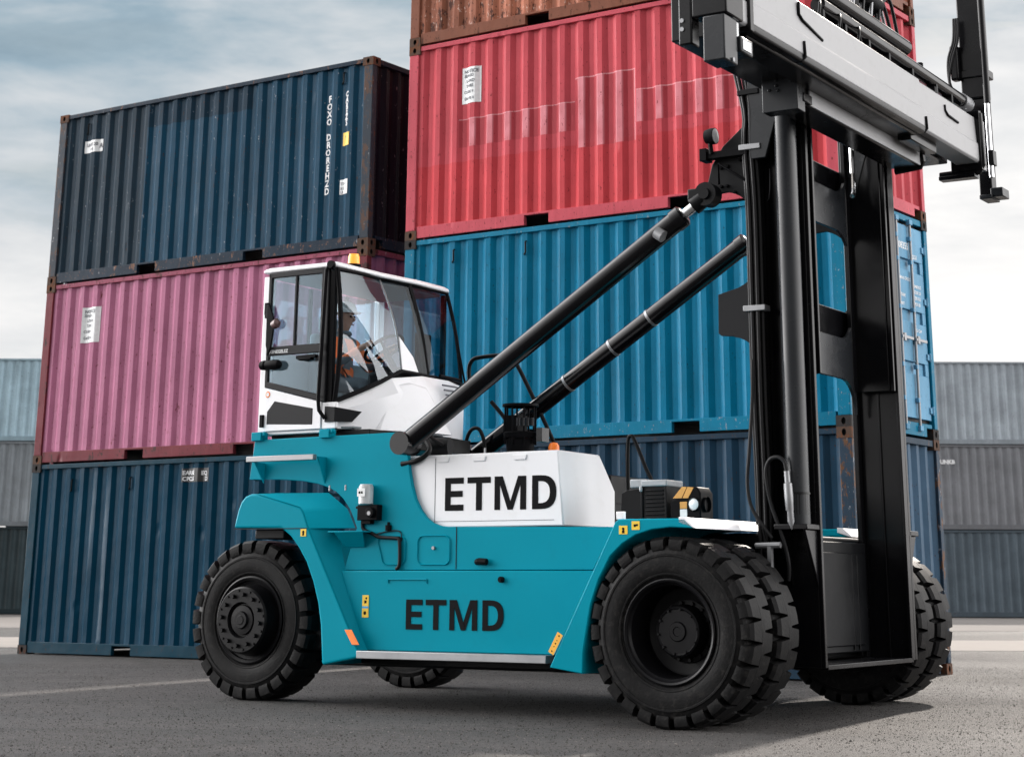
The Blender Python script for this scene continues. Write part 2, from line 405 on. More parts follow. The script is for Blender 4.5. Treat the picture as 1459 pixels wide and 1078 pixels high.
# ------------------------------------------------------------------ ground
def ground_mat():
    m, nt, b = newmat('worn_asphalt'); L = nt.links.new
    tc = N(nt, 'ShaderNodeTexCoord'); V = tc.outputs['Object']
    n1 = N(nt, 'ShaderNodeTexNoise', i_Scale=0.16, i_Detail=8.0, i_Roughness=0.62, i_Distortion=0.6); L(V, n1.inputs['Vector'])
    mp = N(nt, 'ShaderNodeMapping'); mp.inputs['Rotation'].default_value = (0,0,R(-28)); mp.inputs['Scale'].default_value = (0.10, 0.9, 1); L(V, mp.inputs[0])
    n2 = N(nt, 'ShaderNodeTexNoise', i_Scale=1.1, i_Detail=7.0, i_Roughness=0.65, i_Distortion=0.8); L(mp.outputs[0], n2.inputs['Vector'])
    n3 = N(nt, 'ShaderNodeTexNoise', i_Scale=42.0, i_Detail=4.0, i_Roughness=0.8); L(V, n3.inputs['Vector'])
    vo = N(nt, 'ShaderNodeTexVoronoi', i_Scale=150.0); L(V, vo.inputs['Vector'])
    c1 = ramp(nt, [(0.30, (0.014,0.013,0.013)), (0.70, (0.050,0.045,0.043))]); L(n1.outputs[0], c1.inputs[0])
    s = ramp(nt, [(0.30, g(0.62)), (0.70, g(1.3))]); L(n2.outputs[0], s.inputs[0])
    c = mixc(nt, 1.0, c1.outputs[0], s.outputs[0], 'MULTIPLY')
    n6 = N(nt, 'ShaderNodeTexNoise', i_Scale=7.0, i_Detail=9.0, i_Roughness=0.72, i_Distortion=0.3); L(V, n6.inputs['Vector'])
    m6 = ramp(nt, [(0.34, g(0.55)), (0.66, g(1.45))]); L(n6.outputs[0], m6.inputs[0])
    c = mixc(nt, 1.0, c, m6.outputs[0], 'MULTIPLY')
    gr = ramp(nt, [(0.38, g(0.35)), (0.64, g(1.75))]); L(n3.outputs[0], gr.inputs[0])
    c = mixc(nt, 1.0, c, gr.outputs[0], 'MULTIPLY')
    # pale stones showing through the worn binder
    vs_ = N(nt, 'ShaderNodeTexVoronoi', i_Scale=55.0); L(V, vs_.inputs['Vector'])
    sp_ = ramp(nt, [(0.10, g(0.55)), (0.24, g(0.0))]); L(vs_.outputs['Distance'], sp_.inputs[0])
    c = mixc(nt, sp_.outputs[0], c, (0.095,0.088,0.084))
    # long dark tyre tracks running past the machine
    mpt = N(nt, 'ShaderNodeMapping'); mpt.inputs['Rotation'].default_value = (0,0,R(24)); mpt.inputs['Scale'].default_value = (0.05, 0.55, 1); L(V, mpt.inputs[0])
    nt_ = N(nt, 'ShaderNodeTexNoise', i_Scale=2.2, i_Detail=4.0, i_Roughness=0.5, i_Distortion=0.4); L(mpt.outputs[0], nt_.inputs['Vector'])
    tk = ramp(nt, [(0.55, g(0)), (0.66, g(0.65))]); L(nt_.outputs[0], tk.inputs[0])
    c = mixc(nt, tk.outputs[0], c, (0.018,0.017,0.017))
    # oil stains and tyre scuffs
    n4 = N(nt, 'ShaderNodeTexNoise', i_Scale=0.7, i_Detail=5.0, i_Roughness=0.6); L(V, n4.inputs['Vector'])
    st = ramp(nt, [(0.60, g(0)), (0.72, g(0.6))]); L(n4.outputs[0], st.inputs[0])
    c = mixc(nt, st.outputs[0], c, (0.035,0.033,0.032))
    # hairline cracks
    mpc = N(nt, 'ShaderNodeVectorMath', operation='ADD'); nw = N(nt, 'ShaderNodeTexNoise', i_Scale=1.5, i_Detail=4.0); L(V, nw.inputs['Vector'])
    L(V, mpc.inputs[0]); L(nw.outputs['Color'], mpc.inputs[1])
    vc = N(nt, 'ShaderNodeTexVoronoi', feature='DISTANCE_TO_EDGE', i_Scale=0.22); L(mpc.outputs[0], vc.inputs['Vector'])
    ck = ramp(nt, [(0.0, g(0.9)), (0.018, g(0.0))]); L(vc.outputs['Distance'], ck.inputs[0])
    c = mixc(nt, ck.outputs[0], c, (0.022,0.021,0.02))
    L(c, b.inputs['Base Color'])
    rg = ramp(nt, [(0.3, g(0.62)), (0.7, g(0.9))]); L(n1.outputs[0], rg.inputs[0]); L(rg.outputs[0], b.inputs['Roughness'])
    hh = N(nt, 'ShaderNodeMath', operation='ADD'); L(n3.outputs[0], hh.inputs[0]); L(vo.outputs['Distance'], hh.inputs[1])
    bp = N(nt, 'ShaderNodeBump', i_Strength=0.8, i_Distance=0.010); L(hh.outputs[0], bp.inputs['Height']); L(bp.outputs[0], b.inputs['Normal'])
    return m
GROUND = ground_mat()
gm = MB(); S_ = 1500
gm.add([(-S_,-60,0),(S_,-60,0),(S_,S_,0),(-S_,S_,0)], [(0,1,2,3)])
tag(gm.build('ground', GROUND, smooth=0), kind='structure')
CONC = paint('pale_concrete', (0.150, 0.136, 0.124), 0.9, var=0.2, scale=0.8, dirt=0.4, dirtcol=(0.11,0.10,0.092))
CONC2 = paint('mid_concrete', (0.095, 0.086, 0.080), 0.9, var=0.25, scale=0.6, dirt=0.5, dirtcol=(0.06,0.055,0.052))
pm = MB(); pm.add([(-60,29.6,0.004),(60,29.6,0.004),(60,35.0,0.004),(-60,35.0,0.004)], [(0,1,2,3)])
tag(pm.build('concrete_strip', CONC, smooth=0), kind='structure')
pm = MB(); pm.add([(-60,42.0,0.004),(60,42.0,0.004),(60,58.0,0.004),(-60,58.0,0.004)], [(0,1,2,3)])
tag(pm.build('far_apron', CONC2, smooth=0), kind='structure')

# loose grit and proud stones of the worn surface: far too many to count, one object
def grit():
    import numpy as np
    rng = np.random.default_rng(5); n = 75000
    d = 9.0 + 15.0*rng.random(n)**1.35; x = (rng.random(n)*2-1)*0.40*d - 0.01*d
    r = 0.0035 + 0.0045*rng.random(n)**2; h = r*(0.55+0.6*rng.random(n)); a = rng.random(n)*6.283
    big = rng.random(n) < 0.006; r[big] *= 2.0; h[big] *= 1.9
    V = np.zeros((n, 5, 3), np.float32)
    for k in range(4):
        rk = r*(0.75+0.5*rng.random(n)); V[:,k,0] = x+rk*np.cos(a+k*1.571); V[:,k,1] = d+rk*np.sin(a+k*1.571)
    V[:,4,0] = x+(rng.random(n)-.5)*r; V[:,4,1] = d+(rng.random(n)-.5)*r; V[:,4,2] = h
    base = (np.arange(n)*5)[:,None]
    F = np.concatenate([base+np.array(t) for t in ((0,1,4),(1,2,4),(2,3,4),(3,0,4))], 1).reshape(-1)
    me = bpy.data.meshes.new('asphalt_grit'); nf = n*4
    me.vertices.add(n*5); me.vertices.foreach_set('co', V.reshape(-1))
    me.loops.add(nf*3); me.loops.foreach_set('vertex_index', F.astype(np.int32))
    me.polygons.add(nf); me.polygons.foreach_set('loop_start', np.arange(0, nf*3, 3, dtype=np.int32))
    me.update(calc_edges=True); me.validate()
    m, nt, b = newmat('grit_stone'); L = nt.links.new
    tc = N(nt, 'ShaderNodeTexCoord'); nn = N(nt, 'ShaderNodeTexNoise', i_Scale=38.0, i_Detail=2.0); L(tc.outputs['Object'], nn.inputs['Vector'])
    n2 = N(nt, 'ShaderNodeTexNoise', i_Scale=0.5, i_Detail=5.0); L(tc.outputs['Object'], n2.inputs['Vector'])
    cr = ramp(nt, [(0.36, (0.012,0.011,0.011)), (0.52, (0.046,0.042,0.040)), (0.66, (0.17,0.155,0.147))]); L(nn.outputs[0], cr.inputs[0])
    m2 = ramp(nt, [(0.35, g(0.6)), (0.65, g(1.2))]); L(n2.outputs[0], m2.inputs[0])
    L(mixc(nt, 1.0, cr.outputs[0], m2.outputs[0], 'MULTIPLY'), b.inputs['Base Color']); b.inputs['Roughness'].default_value = 0.85; b.inputs['Specular IOR Level'].default_value = 0.2
    me.materials.append(m)
    o = bpy.data.objects.new('asphalt_grit', me); COL.objects.link(o)
    tag(o, 'loose grit and small stones on the dark asphalt yard', 'grit', kind='stuff')
grit()

# ------------------------------------------------------------------ shipping containers
CW, CH = 2.438, 2.591
def corr(mb, u0, u1, z0, z1, base, depth, pitch, axis, sign, seed=0):
    """trapezoid corrugated sheet. axis 'x': runs along x at y=base; 'y': runs along y at x=base. outer flats at base, valleys pushed by depth*sign"""
    n = max(1, round((u1-u0)/pitch)); p = (u1-u0)/n
    rnd = random.Random(seed)
    prof = []
    for i in range(n):
        a = u0 + i*p
        prof += [(a, 0), (a+0.26*p, 0), (a+0.50*p, 1), (a+0.75*p, 1)]
    prof.append((u1, 0))
    zs = [z0, z0+0.05, (z0*2+z1)/3, (z0+z1*2)/3, z1-0.05, z1]
    vs = []; fs = []
    for j, z in enumerate(zs):
        for (u, d) in prof:
            jit = rnd.uniform(-0.004, 0.004) if 0 < j < len(zs)-1 else 0
            if rnd.random() < 0.04: jit += rnd.uniform(0, 0.014)
            t = base + sign*(d*depth + abs(jit))
            vs.append((u+jit*0.6, t, z) if axis == 'x' else (t, u+jit*0.6, z))
    m = len(prof)
    for j in range(len(zs)-1):
        for i in range(m-1):
            q = (j*m+i, j*m+i+1, (j+1)*m+i+1, (j+1)*m+i)
            if (axis == 'x') == (sign < 0): q = q[::-1]
            fs.append(q)
    mb.add(vs, fs)
def casting(mb, x0, x1, y0, y1, z0, z1, facex, facey):
    """corner casting: box whose outer faces carry a rounded hole (material 1) let into the face"""
    def holeface(orig, du, dv, nrm, w, h, hw, hh):
        o = Vector(orig); du = Vector(du); dv = Vector(dv); nrm = Vector(nrm); n = 16
        cx, cy = w/2, h/2; out = []; inn = []
        for k in range(n):
            a = 2*math.pi*(k+0.5)/n; ca, sa = math.cos(a), math.sin(a)
            s = 1/max(abs(ca), abs(sa)); out.append((cx+ca*s*w/2, cy+sa*s*h/2)); inn.append((cx+hw*ca, cy+hh*sa))
        P = lambda q, d: o + du*q[0] + dv*q[1] - nrm*d
        vs = [P(q,0) for q in out] + [P(q,0) for q in inn] + [P(q,0.045) for q in inn]
        flip = du.cross(dv).dot(nrm) < 0
        f1 = [(k,(k+1)%n,n+(k+1)%n,n+k) for k in range(n)]; f2 = [(n+k,n+(k+1)%n,2*n+(k+1)%n,2*n+k) for k in range(n)]
        bot = [list(range(2*n,3*n))]
        if flip: f1 = [f[::-1] for f in f1]; f2 = [f[::-1] for f in f2]; bot = [f[::-1] for f in bot]
        mb.mat(0).add(vs[:2*n], f1); mb.mat(1).add(vs, f2); mb.mat(1).add(vs, bot); mb.mat(0)
        # square corners missed by the 16-gon outline
        for (sx, sy) in ((0,0),(1,0),(1,1),(0,1)):
            c = (sx*w, sy*h); near = sorted(range(n), key=lambda k: (out[k][0]-c[0])**2+(out[k][1]-c[1])**2)[:2]
            mb.add([P(c,0), P(out[near[0]],0), P(out[near[1]],0)], [(0,1,2)])
    w, d, h = x1-x0, y1-y0, z1-z0
    yy, ny = (y0, -1) if facey < 0 else (y1, 1)
    holeface((x0,yy,z0), (1,0,0), (0,0,1), (0,ny,0), w, h, 0.026, 0.037)
    xx, nx = (x0, -1) if facex < 0 else (x1, 1)
    holeface((xx,y0,z0), (0,1,0), (0,0,1), (nx,0,0), d, h, 0.026, 0.037)
    xo = x1 if facex < 0 else x0; yo = y1 if facey < 0 else y0
    mb.add([(xo,y0,z0),(xo,y1,z0),(xo,y1,z1),(xo,y0,z1)], [(0,1,2,3)])
    mb.add([(x0,yo,z0),(x1,yo,z0),(x1,yo,z1),(x0,yo,z1)], [(0,1,2,3)])
    mb.add([(x0,y0,z0),(x1,y0,z0),(x1,y1,z0),(x0,y1,z0)], [(3,2,1,0)])
    mb.add([(x0,y0,z1),(x1,y0,z1),(x1,y1,z1),(x0,y1,z1)], [(0,1,2,3)])

def container(label, loc, rz, Ln, mside, mframe, mcast, mend=None, door=False, pitch=0.278, seed=0, group=None, detail=True, mrail=None, mtop=None):
    root = empty('shipping_container', loc, rz)
    tag(root, label, 'shipping container', group)
    mend = mend or mside; mrail = mrail or mframe
    e = 0.004
    cw, cd, chh = 0.178, 0.162, 0.118
    # frame: each corner post and rail is a mesh of its own
    for x0, x1 in ((e, 0.155), (Ln-0.155, Ln-e)):
        for y0, y1 in ((e, 0.10), (CW-0.10, CW-e)):
            MB().box(x0, x1, y0, y1, chh, CH-chh).build('corner_post', mframe, root, bevel=0.008)
    for y0, y1 in ((0.012, 0.072), (CW-0.072, CW-0.012)):
        MB().box(cw, Ln-cw, y0, y1, CH-0.075, CH-0.012).build('top_rail', mtop or mrail, root, bevel=0.006)
        c0, c1 = Ln/2-1.025, Ln/2+1.025
        zt = 0.165
        # one bottom rail, notched round the two forklift pockets
        poly = [(cw,0.018)]
        for c in (c0, c1): poly += [(c-0.18,0.018),(c-0.18,0.138),(c+0.18,0.138),(c+0.18,0.018)]
        poly += [(Ln-cw,0.018),(Ln-cw,zt),(cw,zt)]
        MB().prism(poly, y0, y1, 'y').build('bottom_rail', mrail, root, bevel=0.004)
    for x0, x1 in ((0.012, 0.072), (Ln-0.072, Ln-0.012)):
        MB().box(x0, x1, cd, CW-cd, CH-0.085, CH-0.012).build('top_end_rail', mtop or mrail, root, bevel=0.006)
        MB().prism([(cd,0.165),(cd,0.12),(cd+0.16,0.12),(cd+0.16,0.018),(CW-cd-0.16,0.018),(CW-cd-0.16,0.12),(CW-cd,0.12),(CW-cd,0.165)], x0, x1, 'x').build('bottom_end_rail', mrail, root, bevel=0.004)
    # side sheets
    s = MB(); corr(s, 0.155, Ln-0.155, 0.165, CH-0.075, 0.030, 0.038, pitch, 'x', 1, seed)
    s.build('side_panel', mside, root, smooth=20)
    s = MB(); corr(s, 0.155, Ln-0.155, 0.165, CH-0.075, CW-0.030, 0.036, pitch, 'x', -1, seed+1)
    s.build('side_panel', mside, root, smooth=20)
    s = MB(); corr(s, 0.10, CW-0.10, 0.165, CH-0.085, 0.040, 0.045, 0.25, 'y', 1, seed+2)
    s.build('end_panel', mend, root, smooth=20)
    if not door:
        s = MB(); corr(s, 0.10, CW-0.10, 0.165, CH-0.085, Ln-0.040, 0.045, 0.25, 'y', -1, seed+3)
        s.build('end_panel', mend, root, smooth=20)
    s = MB(); s.box(0.05, Ln-0.05, 0.05, CW-0.05, CH-0.055, CH-0.03); s.build('roof_panel', mside, root, smooth=0)
    s = MB(); s.box(0.10, Ln-0.10, 0.10, CW-0.10, 0.13, 0.155); s.build('floor_panel', BLACK2, root, smooth=0)
    for fx, x0 in ((-1, 0.0), (1, Ln-cw)):
        for fy, y0 in ((-1, 0.0), (1, CW-cd)):
            for z0 in (0.0, CH-chh-0.001):
                c = MB(); casting(c, x0, x0+cw, y0, y0+cd, z0, z0+chh, fx, fy)
                c.build('corner_casting', [mcast, HOLE], root, smooth=0)
    return root

YAWC = -0.5933
exc = Vector((math.cos(YAWC), math.sin(YAWC), 0)); eyc = Vector((-math.sin(YAWC), math.cos(YAWC), 0))
LC = 6.12
oR = Vector((-1.729, 23.366, 0)); oL = Vector((-7.315, 27.169, 0))

CAST_RUST = container_paint('rusty_casting', (0.085, 0.055, 0.042), rust=0.9, rustcol=(0.13,0.055,0.03), rough=0.7, seed=3.1)
CAST_DARK = container_paint('dark_casting', (0.030, 0.028, 0.028), rust=0.6, rough=0.6, seed=4.7)
# left stack
P_DB = container_paint('navy_container_paint', (0.007, 0.046, 0.086), rust=0.25, seed=1.0, chip=0.35, streak=0.35,
        rects=((0.10, 1.86, 0.0, 3.0, (0.020,0.030,0.040), 0.75, 0.5), (1.86, 3.9, 2.17, 3.0, (0.010,0.022,0.036), 0.7, 0.5)))
P_DBF = container_paint('navy_frame_paint', (0.009, 0.022, 0.040), rust=0.55, rustcol=(0.16,0.08,0.05), seed=2.0, chip=0.4)
P_DBP = container_paint('rusty_navy_post', (0.034, 0.044, 0.058), rust=0.85, rustcol=(0.085,0.050,0.038), seed=2.6, chip=0.6)
P_DBE = container_paint('dark_end_paint', (0.006, 0.010, 0.017), rust=0.2, rustcol=(0.004,0.006,0.010), seed=2.3, chip=0.5, chipcol=(0.16,0.18,0.20))
P_PK = container_paint('pink_container_paint', (0.40, 0.145, 0.240), rust=0.38, rustcol=(0.13,0.028,0.03), seed=5.0, fade=0.09, streak=0.2)
P_PKF = container_paint('maroon_frame_paint', (0.150, 0.026, 0.036), rust=0.6, rustcol=(0.05,0.02,0.02), seed=6.0)
P_PKR = container_paint('pink_rail_paint', (0.26, 0.06, 0.10), rust=0.75, rustcol=(0.07,0.02,0.02), seed=6.5, chip=0.5, chipcol=(0.45,0.35,0.38))
P_BL = container_paint('blue_container_paint', (0.0, 0.033, 0.066), rust=0.20, rustcol=(0.01,0.035,0.06), seed=7.0, streak=0.3)
P_BLF = container_paint('blue_frame_paint', (0.002, 0.034, 0.058), rust=0.4, seed=7.7)
# right stack
P_BR = container_paint('rust_brown_paint', (0.33, 0.125, 0.078), rust=0.80, rustcol=(0.070,0.028,0.020), seed=8.0, fade=0.28, streak=0.75, chip=0.9, chipcol=(0.55,0.42,0.36))
P_BRF = container_paint('brown_frame_paint', (0.19, 0.072, 0.045), rust=0.6, seed=8.4)
band = (0.62, 0.25, 0.29)
P_RD = container_paint('red_container_paint', (0.49, 0.070, 0.088), rust=0.24, rustcol=(0.16,0.018,0.022), seed=9.0, fade=0.10, streak=0.25,
        rects=((0.10, 6.0, 0.0, 0.95, (0.46,0.040,0.046), 0.6, 0.42),
               (0.80, 2.57, 1.135, 1.505, ((0.34,0.046,0.058),(0.70,0.30,0.34)), 0.72, 0.30), (2.58, 3.445, 0.90, 1.79, ((0.34,0.046,0.058),(0.70,0.30,0.34)), 0.72, 0.30), (0.80, 2.57, 1.495, 1.507, (0.78,0.45,0.48), 0.5, 0.4), (2.575, 3.455, 1.782, 1.797, (0.78,0.45,0.48), 0.5, 0.4), (3.435, 3.455, 0.90, 1.79, (0.75,0.45,0.48), 0.4, 0.4), (3.475, 5.2, 1.512, 1.526, (0.78,0.45,0.48), 0.5, 0.4), (3.475, 5.2, 1.115, 1.512, ((0.34,0.046,0.058),(0.70,0.30,0.34)), 0.72, 0.30)))
P_RDF = container_paint('red_frame_paint', (0.48, 0.080, 0.105), rust=0.45, rustcol=(0.10,0.02,0.02), seed=9.5)
P_BB = container_paint('bright_blue_paint', (0.0, 0.138, 0.250), rust=0.22, rustcol=(0.01,0.05,0.09), seed=10.0, streak=0.35)
P_BBF = container_paint('bright_blue_frame', (0.006, 0.150, 0.255), rust=0.4, rustcol=(0.25,0.28,0.30), seed=10.6, chip=0.25)
P_BBD = container_paint('blue_door_paint', (0.120, 0.290, 0.440), rust=0.2, rustcol=(0.03,0.08,0.12), seed=10.9, streak=0.3)
P_NV = container_paint('dark_navy_paint', (0.014, 0.042, 0.075), rust=0.2, seed=11.0, streak=0.3)
P_NVF = container_paint('rusty_navy_frame', (0.030, 0.050, 0.075), rust=0.85, rustcol=(0.12,0.062,0.036), seed=11.6, chip=0.7, chipcol=(0.30,0.31,0.33))
P_NVE = container_paint('navy_end_paint', (0.050, 0.095, 0.150), rust=0.2, seed=11.3)

def level(o, k): return (o.x, o.y, k*CH)
c_navy = container('navy blue container with rusty corner post, topmost of the left stack', level(oL,2), YAWC, LC, P_DB, P_DBP, CAST_RUST, P_DBE, seed=21, mrail=P_DBF)
c_pink = container('dusty pink container with maroon frame, in the middle of the left stack', level(oL,1), YAWC, LC, P_PK, P_PKF, CAST_RUST, P_PK, seed=22, mrail=P_PKF, mtop=P_PKR)
c_blue = container('dark teal blue container on the ground, bottom of the left stack', level(oL,0), YAWC, LC, P_BL, P_BLF, CAST_DARK, P_BL, seed=23, mrail=P_BLF)
c_brown = container('rusty brown container cut by the top of the photo, above the red one', level(oR,3), YAWC, LC, P_BR, P_BRF, CAST_RUST, P_BR, seed=24)
c_red = container('faded red container with a painted-over band, high in the right stack', level(oR,2), YAWC, LC, P_RD, P_RDF, CAST_RUST, P_RD, seed=25)
c_bb = container('bright blue container with its doors at the right end, below the red one', level(oR,1), YAWC, LC, P_BB, P_BBF, CAST_DARK, door=True, seed=26)
P_NVR = container_paint('navy_rail_paint', (0.018, 0.038, 0.062), rust=0.5, rustcol=(0.10,0.05,0.03), seed=11.9)
c_nv = container('dark navy container with rusty orange posts, bottom of the right stack', level(oR,0), YAWC, LC, P_NV, P_NVF, CAST_RUST, P_NVE, seed=27, mrail=P_NVR)


def sheet_y(x, base=0.030, depth=0.038, pitch=0.278):
    u0, u1 = 0.155, LC-0.155; n = max(1, round((u1-u0)/pitch)); p = (u1-u0)/n
    t = ((x-u0) % p)/p
    if t < 0.26: d = 0
    elif t < 0.50: d = (t-0.26)/0.24
    elif t < 0.75: d = 1
    else: d = 1-(t-0.75)/0.25
    return base + d*depth
def sticker(parent, x0, x1, z0, z1, mat, name='sticker', lines=0, ink=INKG, text=None):
    """label that follows the corrugation, with rows of printing"""
    n = 14; mb = MB()
    def strip(a, b, za, zb, off, m):
        mb.mat(m); k = max(2, int(math.ceil((b-a)/0.02)))
        vs = []
        for i in range(k+1):
            x = a + (b-a)*i/k; y = sheet_y(x)-off
            vs += [(x,y,za),(x,y,zb)]
        mb.add(vs, [(2*i,2*i+2,2*i+3,2*i+1) for i in range(k)])
    strip(x0, x1, z0, z1, 0.004, 0)
    rnd = random.Random(int(x0*100)+lines)
    w = x1-x0; h = z1-z0
    if text:
        for (tx, fx, fz, fh) in text:
            t = MB(); text_mesh(t, tx, fh, (x0+fx*w, 0, z0+fz*h), (1,0,0), (0,0,1), bold=fh*0.03)
            vs = [(p[0], sheet_y(p[0])-0.008, p[2]) for p in t.v]
            mb.mat(1).add(vs, t.f)
    return mb.build(name, [mat, ink], parent, smooth=0)
ROWS = [("NOTICE", .10, .84, .065), ("SEALED", .10, .73, .052), ("LOAD", .22, .58, .056), ("TARE", .22, .44, .056), ("CUBE 9", .10, .28, .052), ("DATE 4", .12, .10, .052)]
sticker(c_red, 0.84, 1.14, 1.705, 2.186, STICKW, text=ROWS)
sticker(c_pink, 0.78, 1.13, 1.69, 2.20, STICKW, text=ROWS)
sticker(c_navy, 0.54, 0.91, 1.945, 2.13, STICKW, text=[("UNIT 20", .08, .52, .07), ("4 4", .3, .12, .07), ("A", .82, .3, .10)])
sticker(c_navy, 5.555, 5.715, 0.755, 0.955, STICKW, text=[("TR 4", .1, .62, .055), ("KG", .1, .3, .055), ("LB", .1, .05, .05)])
sticker(c_navy, 5.585, 5.715, 1.42, 1.60, YELLOW, name='warning_sticker', text=[("!", .35, .45, .08)])
sticker(c_blue, 2.97, 3.46, 2.265, 2.445, flat('black_label', (0.010,0.011,0.013), 0.5), name='identification_label', ink=WHITEINK, text=[("EARRE", .04, .54, .075), ("CPCLS", .04, .10, .075), ("EQ", .70, .50, .075), ("D", .82, .08, .075)])
# vertical stencil lettering on the navy container
def vtext(parent, body, x, ztop, zbot, size, mat):
    mb = MB(); n = len(body); st = (ztop-zbot)/n
    for i, ch in enumerate(body):
        if ch == ' ': continue
        t = MB(); text_mesh(t, ch, size, (x, 0, ztop-st*(i+0.9)), (1,0,0), (0,0,1), bold=size*0.035, align='CENTER')
        mb.add([(p[0], sheet_y(p[0])-0.005, p[2]) for p in t.v], t.f)
    mb.build('stencil_lettering', mat, parent, smooth=0)
vtext(c_navy, "FOXO DROREHZD", 5.335, 2.16, 0.77, 0.125, WHITEINK)
vtext(c_navy, "CAREZS", 5.645, 2.17, 1.69, 0.105, WHITEINK)
# lashing rings under the top rail
def hook(parent, x, z):
    mb = MB(); y = sheet_y(x)-0.004
    mb.tube([(x,y,z+0.08),(x,y-0.02,z+0.07),(x+0.003,y-0.02,z-0.06),(x-0.02,y-0.012,z-0.08),(x-0.03,y,z-0.08)], 0.011, 6)
    mb.build('lashing_hook', BLACK2, parent)
for p, x, z in ((c_navy,5.575,2.37),(c_navy,0.59,2.32),(c_blue,0.82,2.28),(c_blue,1.97,2.28),(c_bb,0.78,2.33),(c_bb,1.88,2.33)): hook(p, x, z)

# doors of the bright blue container
def doors(root):
    X = LC
    gap = MB(); gap.box(X-0.10, X-0.07, 0.10, CW-0.10, 0.165, CH-0.085); gap.build('door_gasket', BLACK2, root, smooth=0)
    for y0, y1, sgn in ((0.12, 1.212, 1), (1.226, CW-0.12, -1)):
        d = MB()
        x0, x1 = X-0.075, X-0.030
        zb, zt = 0.215, CH-0.13
        bands = [(zb, 0.70), (0.90, 1.36), (1.52, 1.98), (2.12, zt)]
        # raised flats between the pressed recesses
        edges = [zb] + [v for b in ((0.72,0.86),(1.32,1.46),(1.92,2.06)) for v in b] + [zt]
        for i in range(0, len(edges), 2): d.box(x0, x1, y0, y1, edges[i], edges[i+1])
        for i in range(1, len(edges)-1, 2):
            d.box(x0, x1-0.030, y0, y1, edges[i], edges[i+1])
            d.box(x0, x1, y0, y0+0.10, edges[i], edges[i+1]); d.box(x0, x1, y1-0.10, y1, edges[i], edges[i+1])
        door = d.build('door', P_BBD, root, bevel=0.006)
        hinge_y = CW-0.10 if sgn < 0 else 0.10
        for z in (0.33, 0.95, 1.60, 2.22):
            h = MB(); h.box(X-0.045, X-0.012, hinge_y-0.07, hinge_y+0.07, z-0.035, z+0.035); h.cyl((X-0.012,hinge_y,z-0.05),(X-0.012,hinge_y,z+0.05),0.016,10)
            h.build('hinge', P_BBD, door, bevel=0.004)
        ys = (0.36, 0.86) if sgn > 0 else (1.50, 1.90)
        for y in ys:
            b = MB(); b.cyl((X-0.002,y,0.13),(X-0.002,y,CH-0.06),0.017,10)
            b.build('lock_rod', STEEL, door)
            for z in (0.10, CH-0.09): MB().box(X-0.028, X+0.022, y-0.045, y+0.045, z-0.03, z+0.03).build('rod_keeper', P_BBD, door, bevel=0.004)
            for z in (0.42, 0.80, 1.46, 2.02, 2.30): MB().box(X-0.032, X+0.014, y-0.040, y+0.040, z-0.025, z+0.025).build('rod_bracket', P_BBD, door, bevel=0.004)
            hn = MB(); hn.box(X+0.004, X+0.022, y-0.02, y+0.30, 1.10, 1.135); hn.box(X-0.03, X+0.026, y+0.02, y+0.08, 1.07, 1.16)
            hn.build('door_handle', STEEL, door, bevel=0.003)
        t = MB(); xx = X-0.027
        if sgn < 0:
            for body, yy, zz, sz in (("CXR 308355", 1.28, 2.17, .115), ("22G1", 1.98, 2.085, .07), ("MAX GROSS", 1.60, 1.80, .055), ("30480 KG", 1.98, 1.74, .055), ("67200 LB", 1.98, 1.67, .055), ("TARE", 1.60, 1.60, .055), ("2230 KG", 1.98, 1.60, .055), ("4920 LB", 1.98, 1.53, .055), ("NET", 1.60, 1.50, .05), ("CU CAP", 1.98, 1.22, .05), ("33.2", 2.02, 1.12, .05)):
                text_mesh(t, body, sz, (xx, yy, zz), (0,1,0), (0,0,1), bold=sz*0.02)
        else:
            for body, yy, zz, sz in (("BLUE", 0.30, 1.75, .16),): pass
        if t.v: t.build('door_lettering', WHITEINK, door, smooth=0)
doors(c_bb)

# far containers across the yard
FAR = []
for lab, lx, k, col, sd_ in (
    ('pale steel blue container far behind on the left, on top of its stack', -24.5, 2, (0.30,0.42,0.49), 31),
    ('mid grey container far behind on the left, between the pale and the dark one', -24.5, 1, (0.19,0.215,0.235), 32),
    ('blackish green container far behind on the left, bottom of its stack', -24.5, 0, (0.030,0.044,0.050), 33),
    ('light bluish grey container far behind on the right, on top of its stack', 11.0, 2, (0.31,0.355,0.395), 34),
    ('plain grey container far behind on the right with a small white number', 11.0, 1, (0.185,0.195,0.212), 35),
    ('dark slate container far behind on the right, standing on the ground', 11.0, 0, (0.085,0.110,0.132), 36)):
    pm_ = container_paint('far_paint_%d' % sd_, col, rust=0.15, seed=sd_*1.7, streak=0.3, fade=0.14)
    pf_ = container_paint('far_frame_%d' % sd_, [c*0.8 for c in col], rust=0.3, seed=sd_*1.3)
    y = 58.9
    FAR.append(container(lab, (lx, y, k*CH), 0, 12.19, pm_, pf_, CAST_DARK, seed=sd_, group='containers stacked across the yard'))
t = MB(); text_mesh(t, "UNKB", 0.17, (1.62, 0.024, 2.0), (1,0,0), (0,0,1), bold=0.01); t.build('number_marking', WHITEINK, FAR[4], smooth=0)

# ------------------------------------------------------------------ the container handler
# its own frame: x forward, y away from the camera side, z up; origin on the ground under the front axle at the outer tyre face
YAWT = R(-31.3)
TO = Vector((0.9182, 13.5596, 0))
T = empty('container_handler', TO, YAWT)
tag(T, 'turquoise and white container handler lift truck with a black mast and grey spreader', 'container handler')
CY = 2.075                                  # centre line

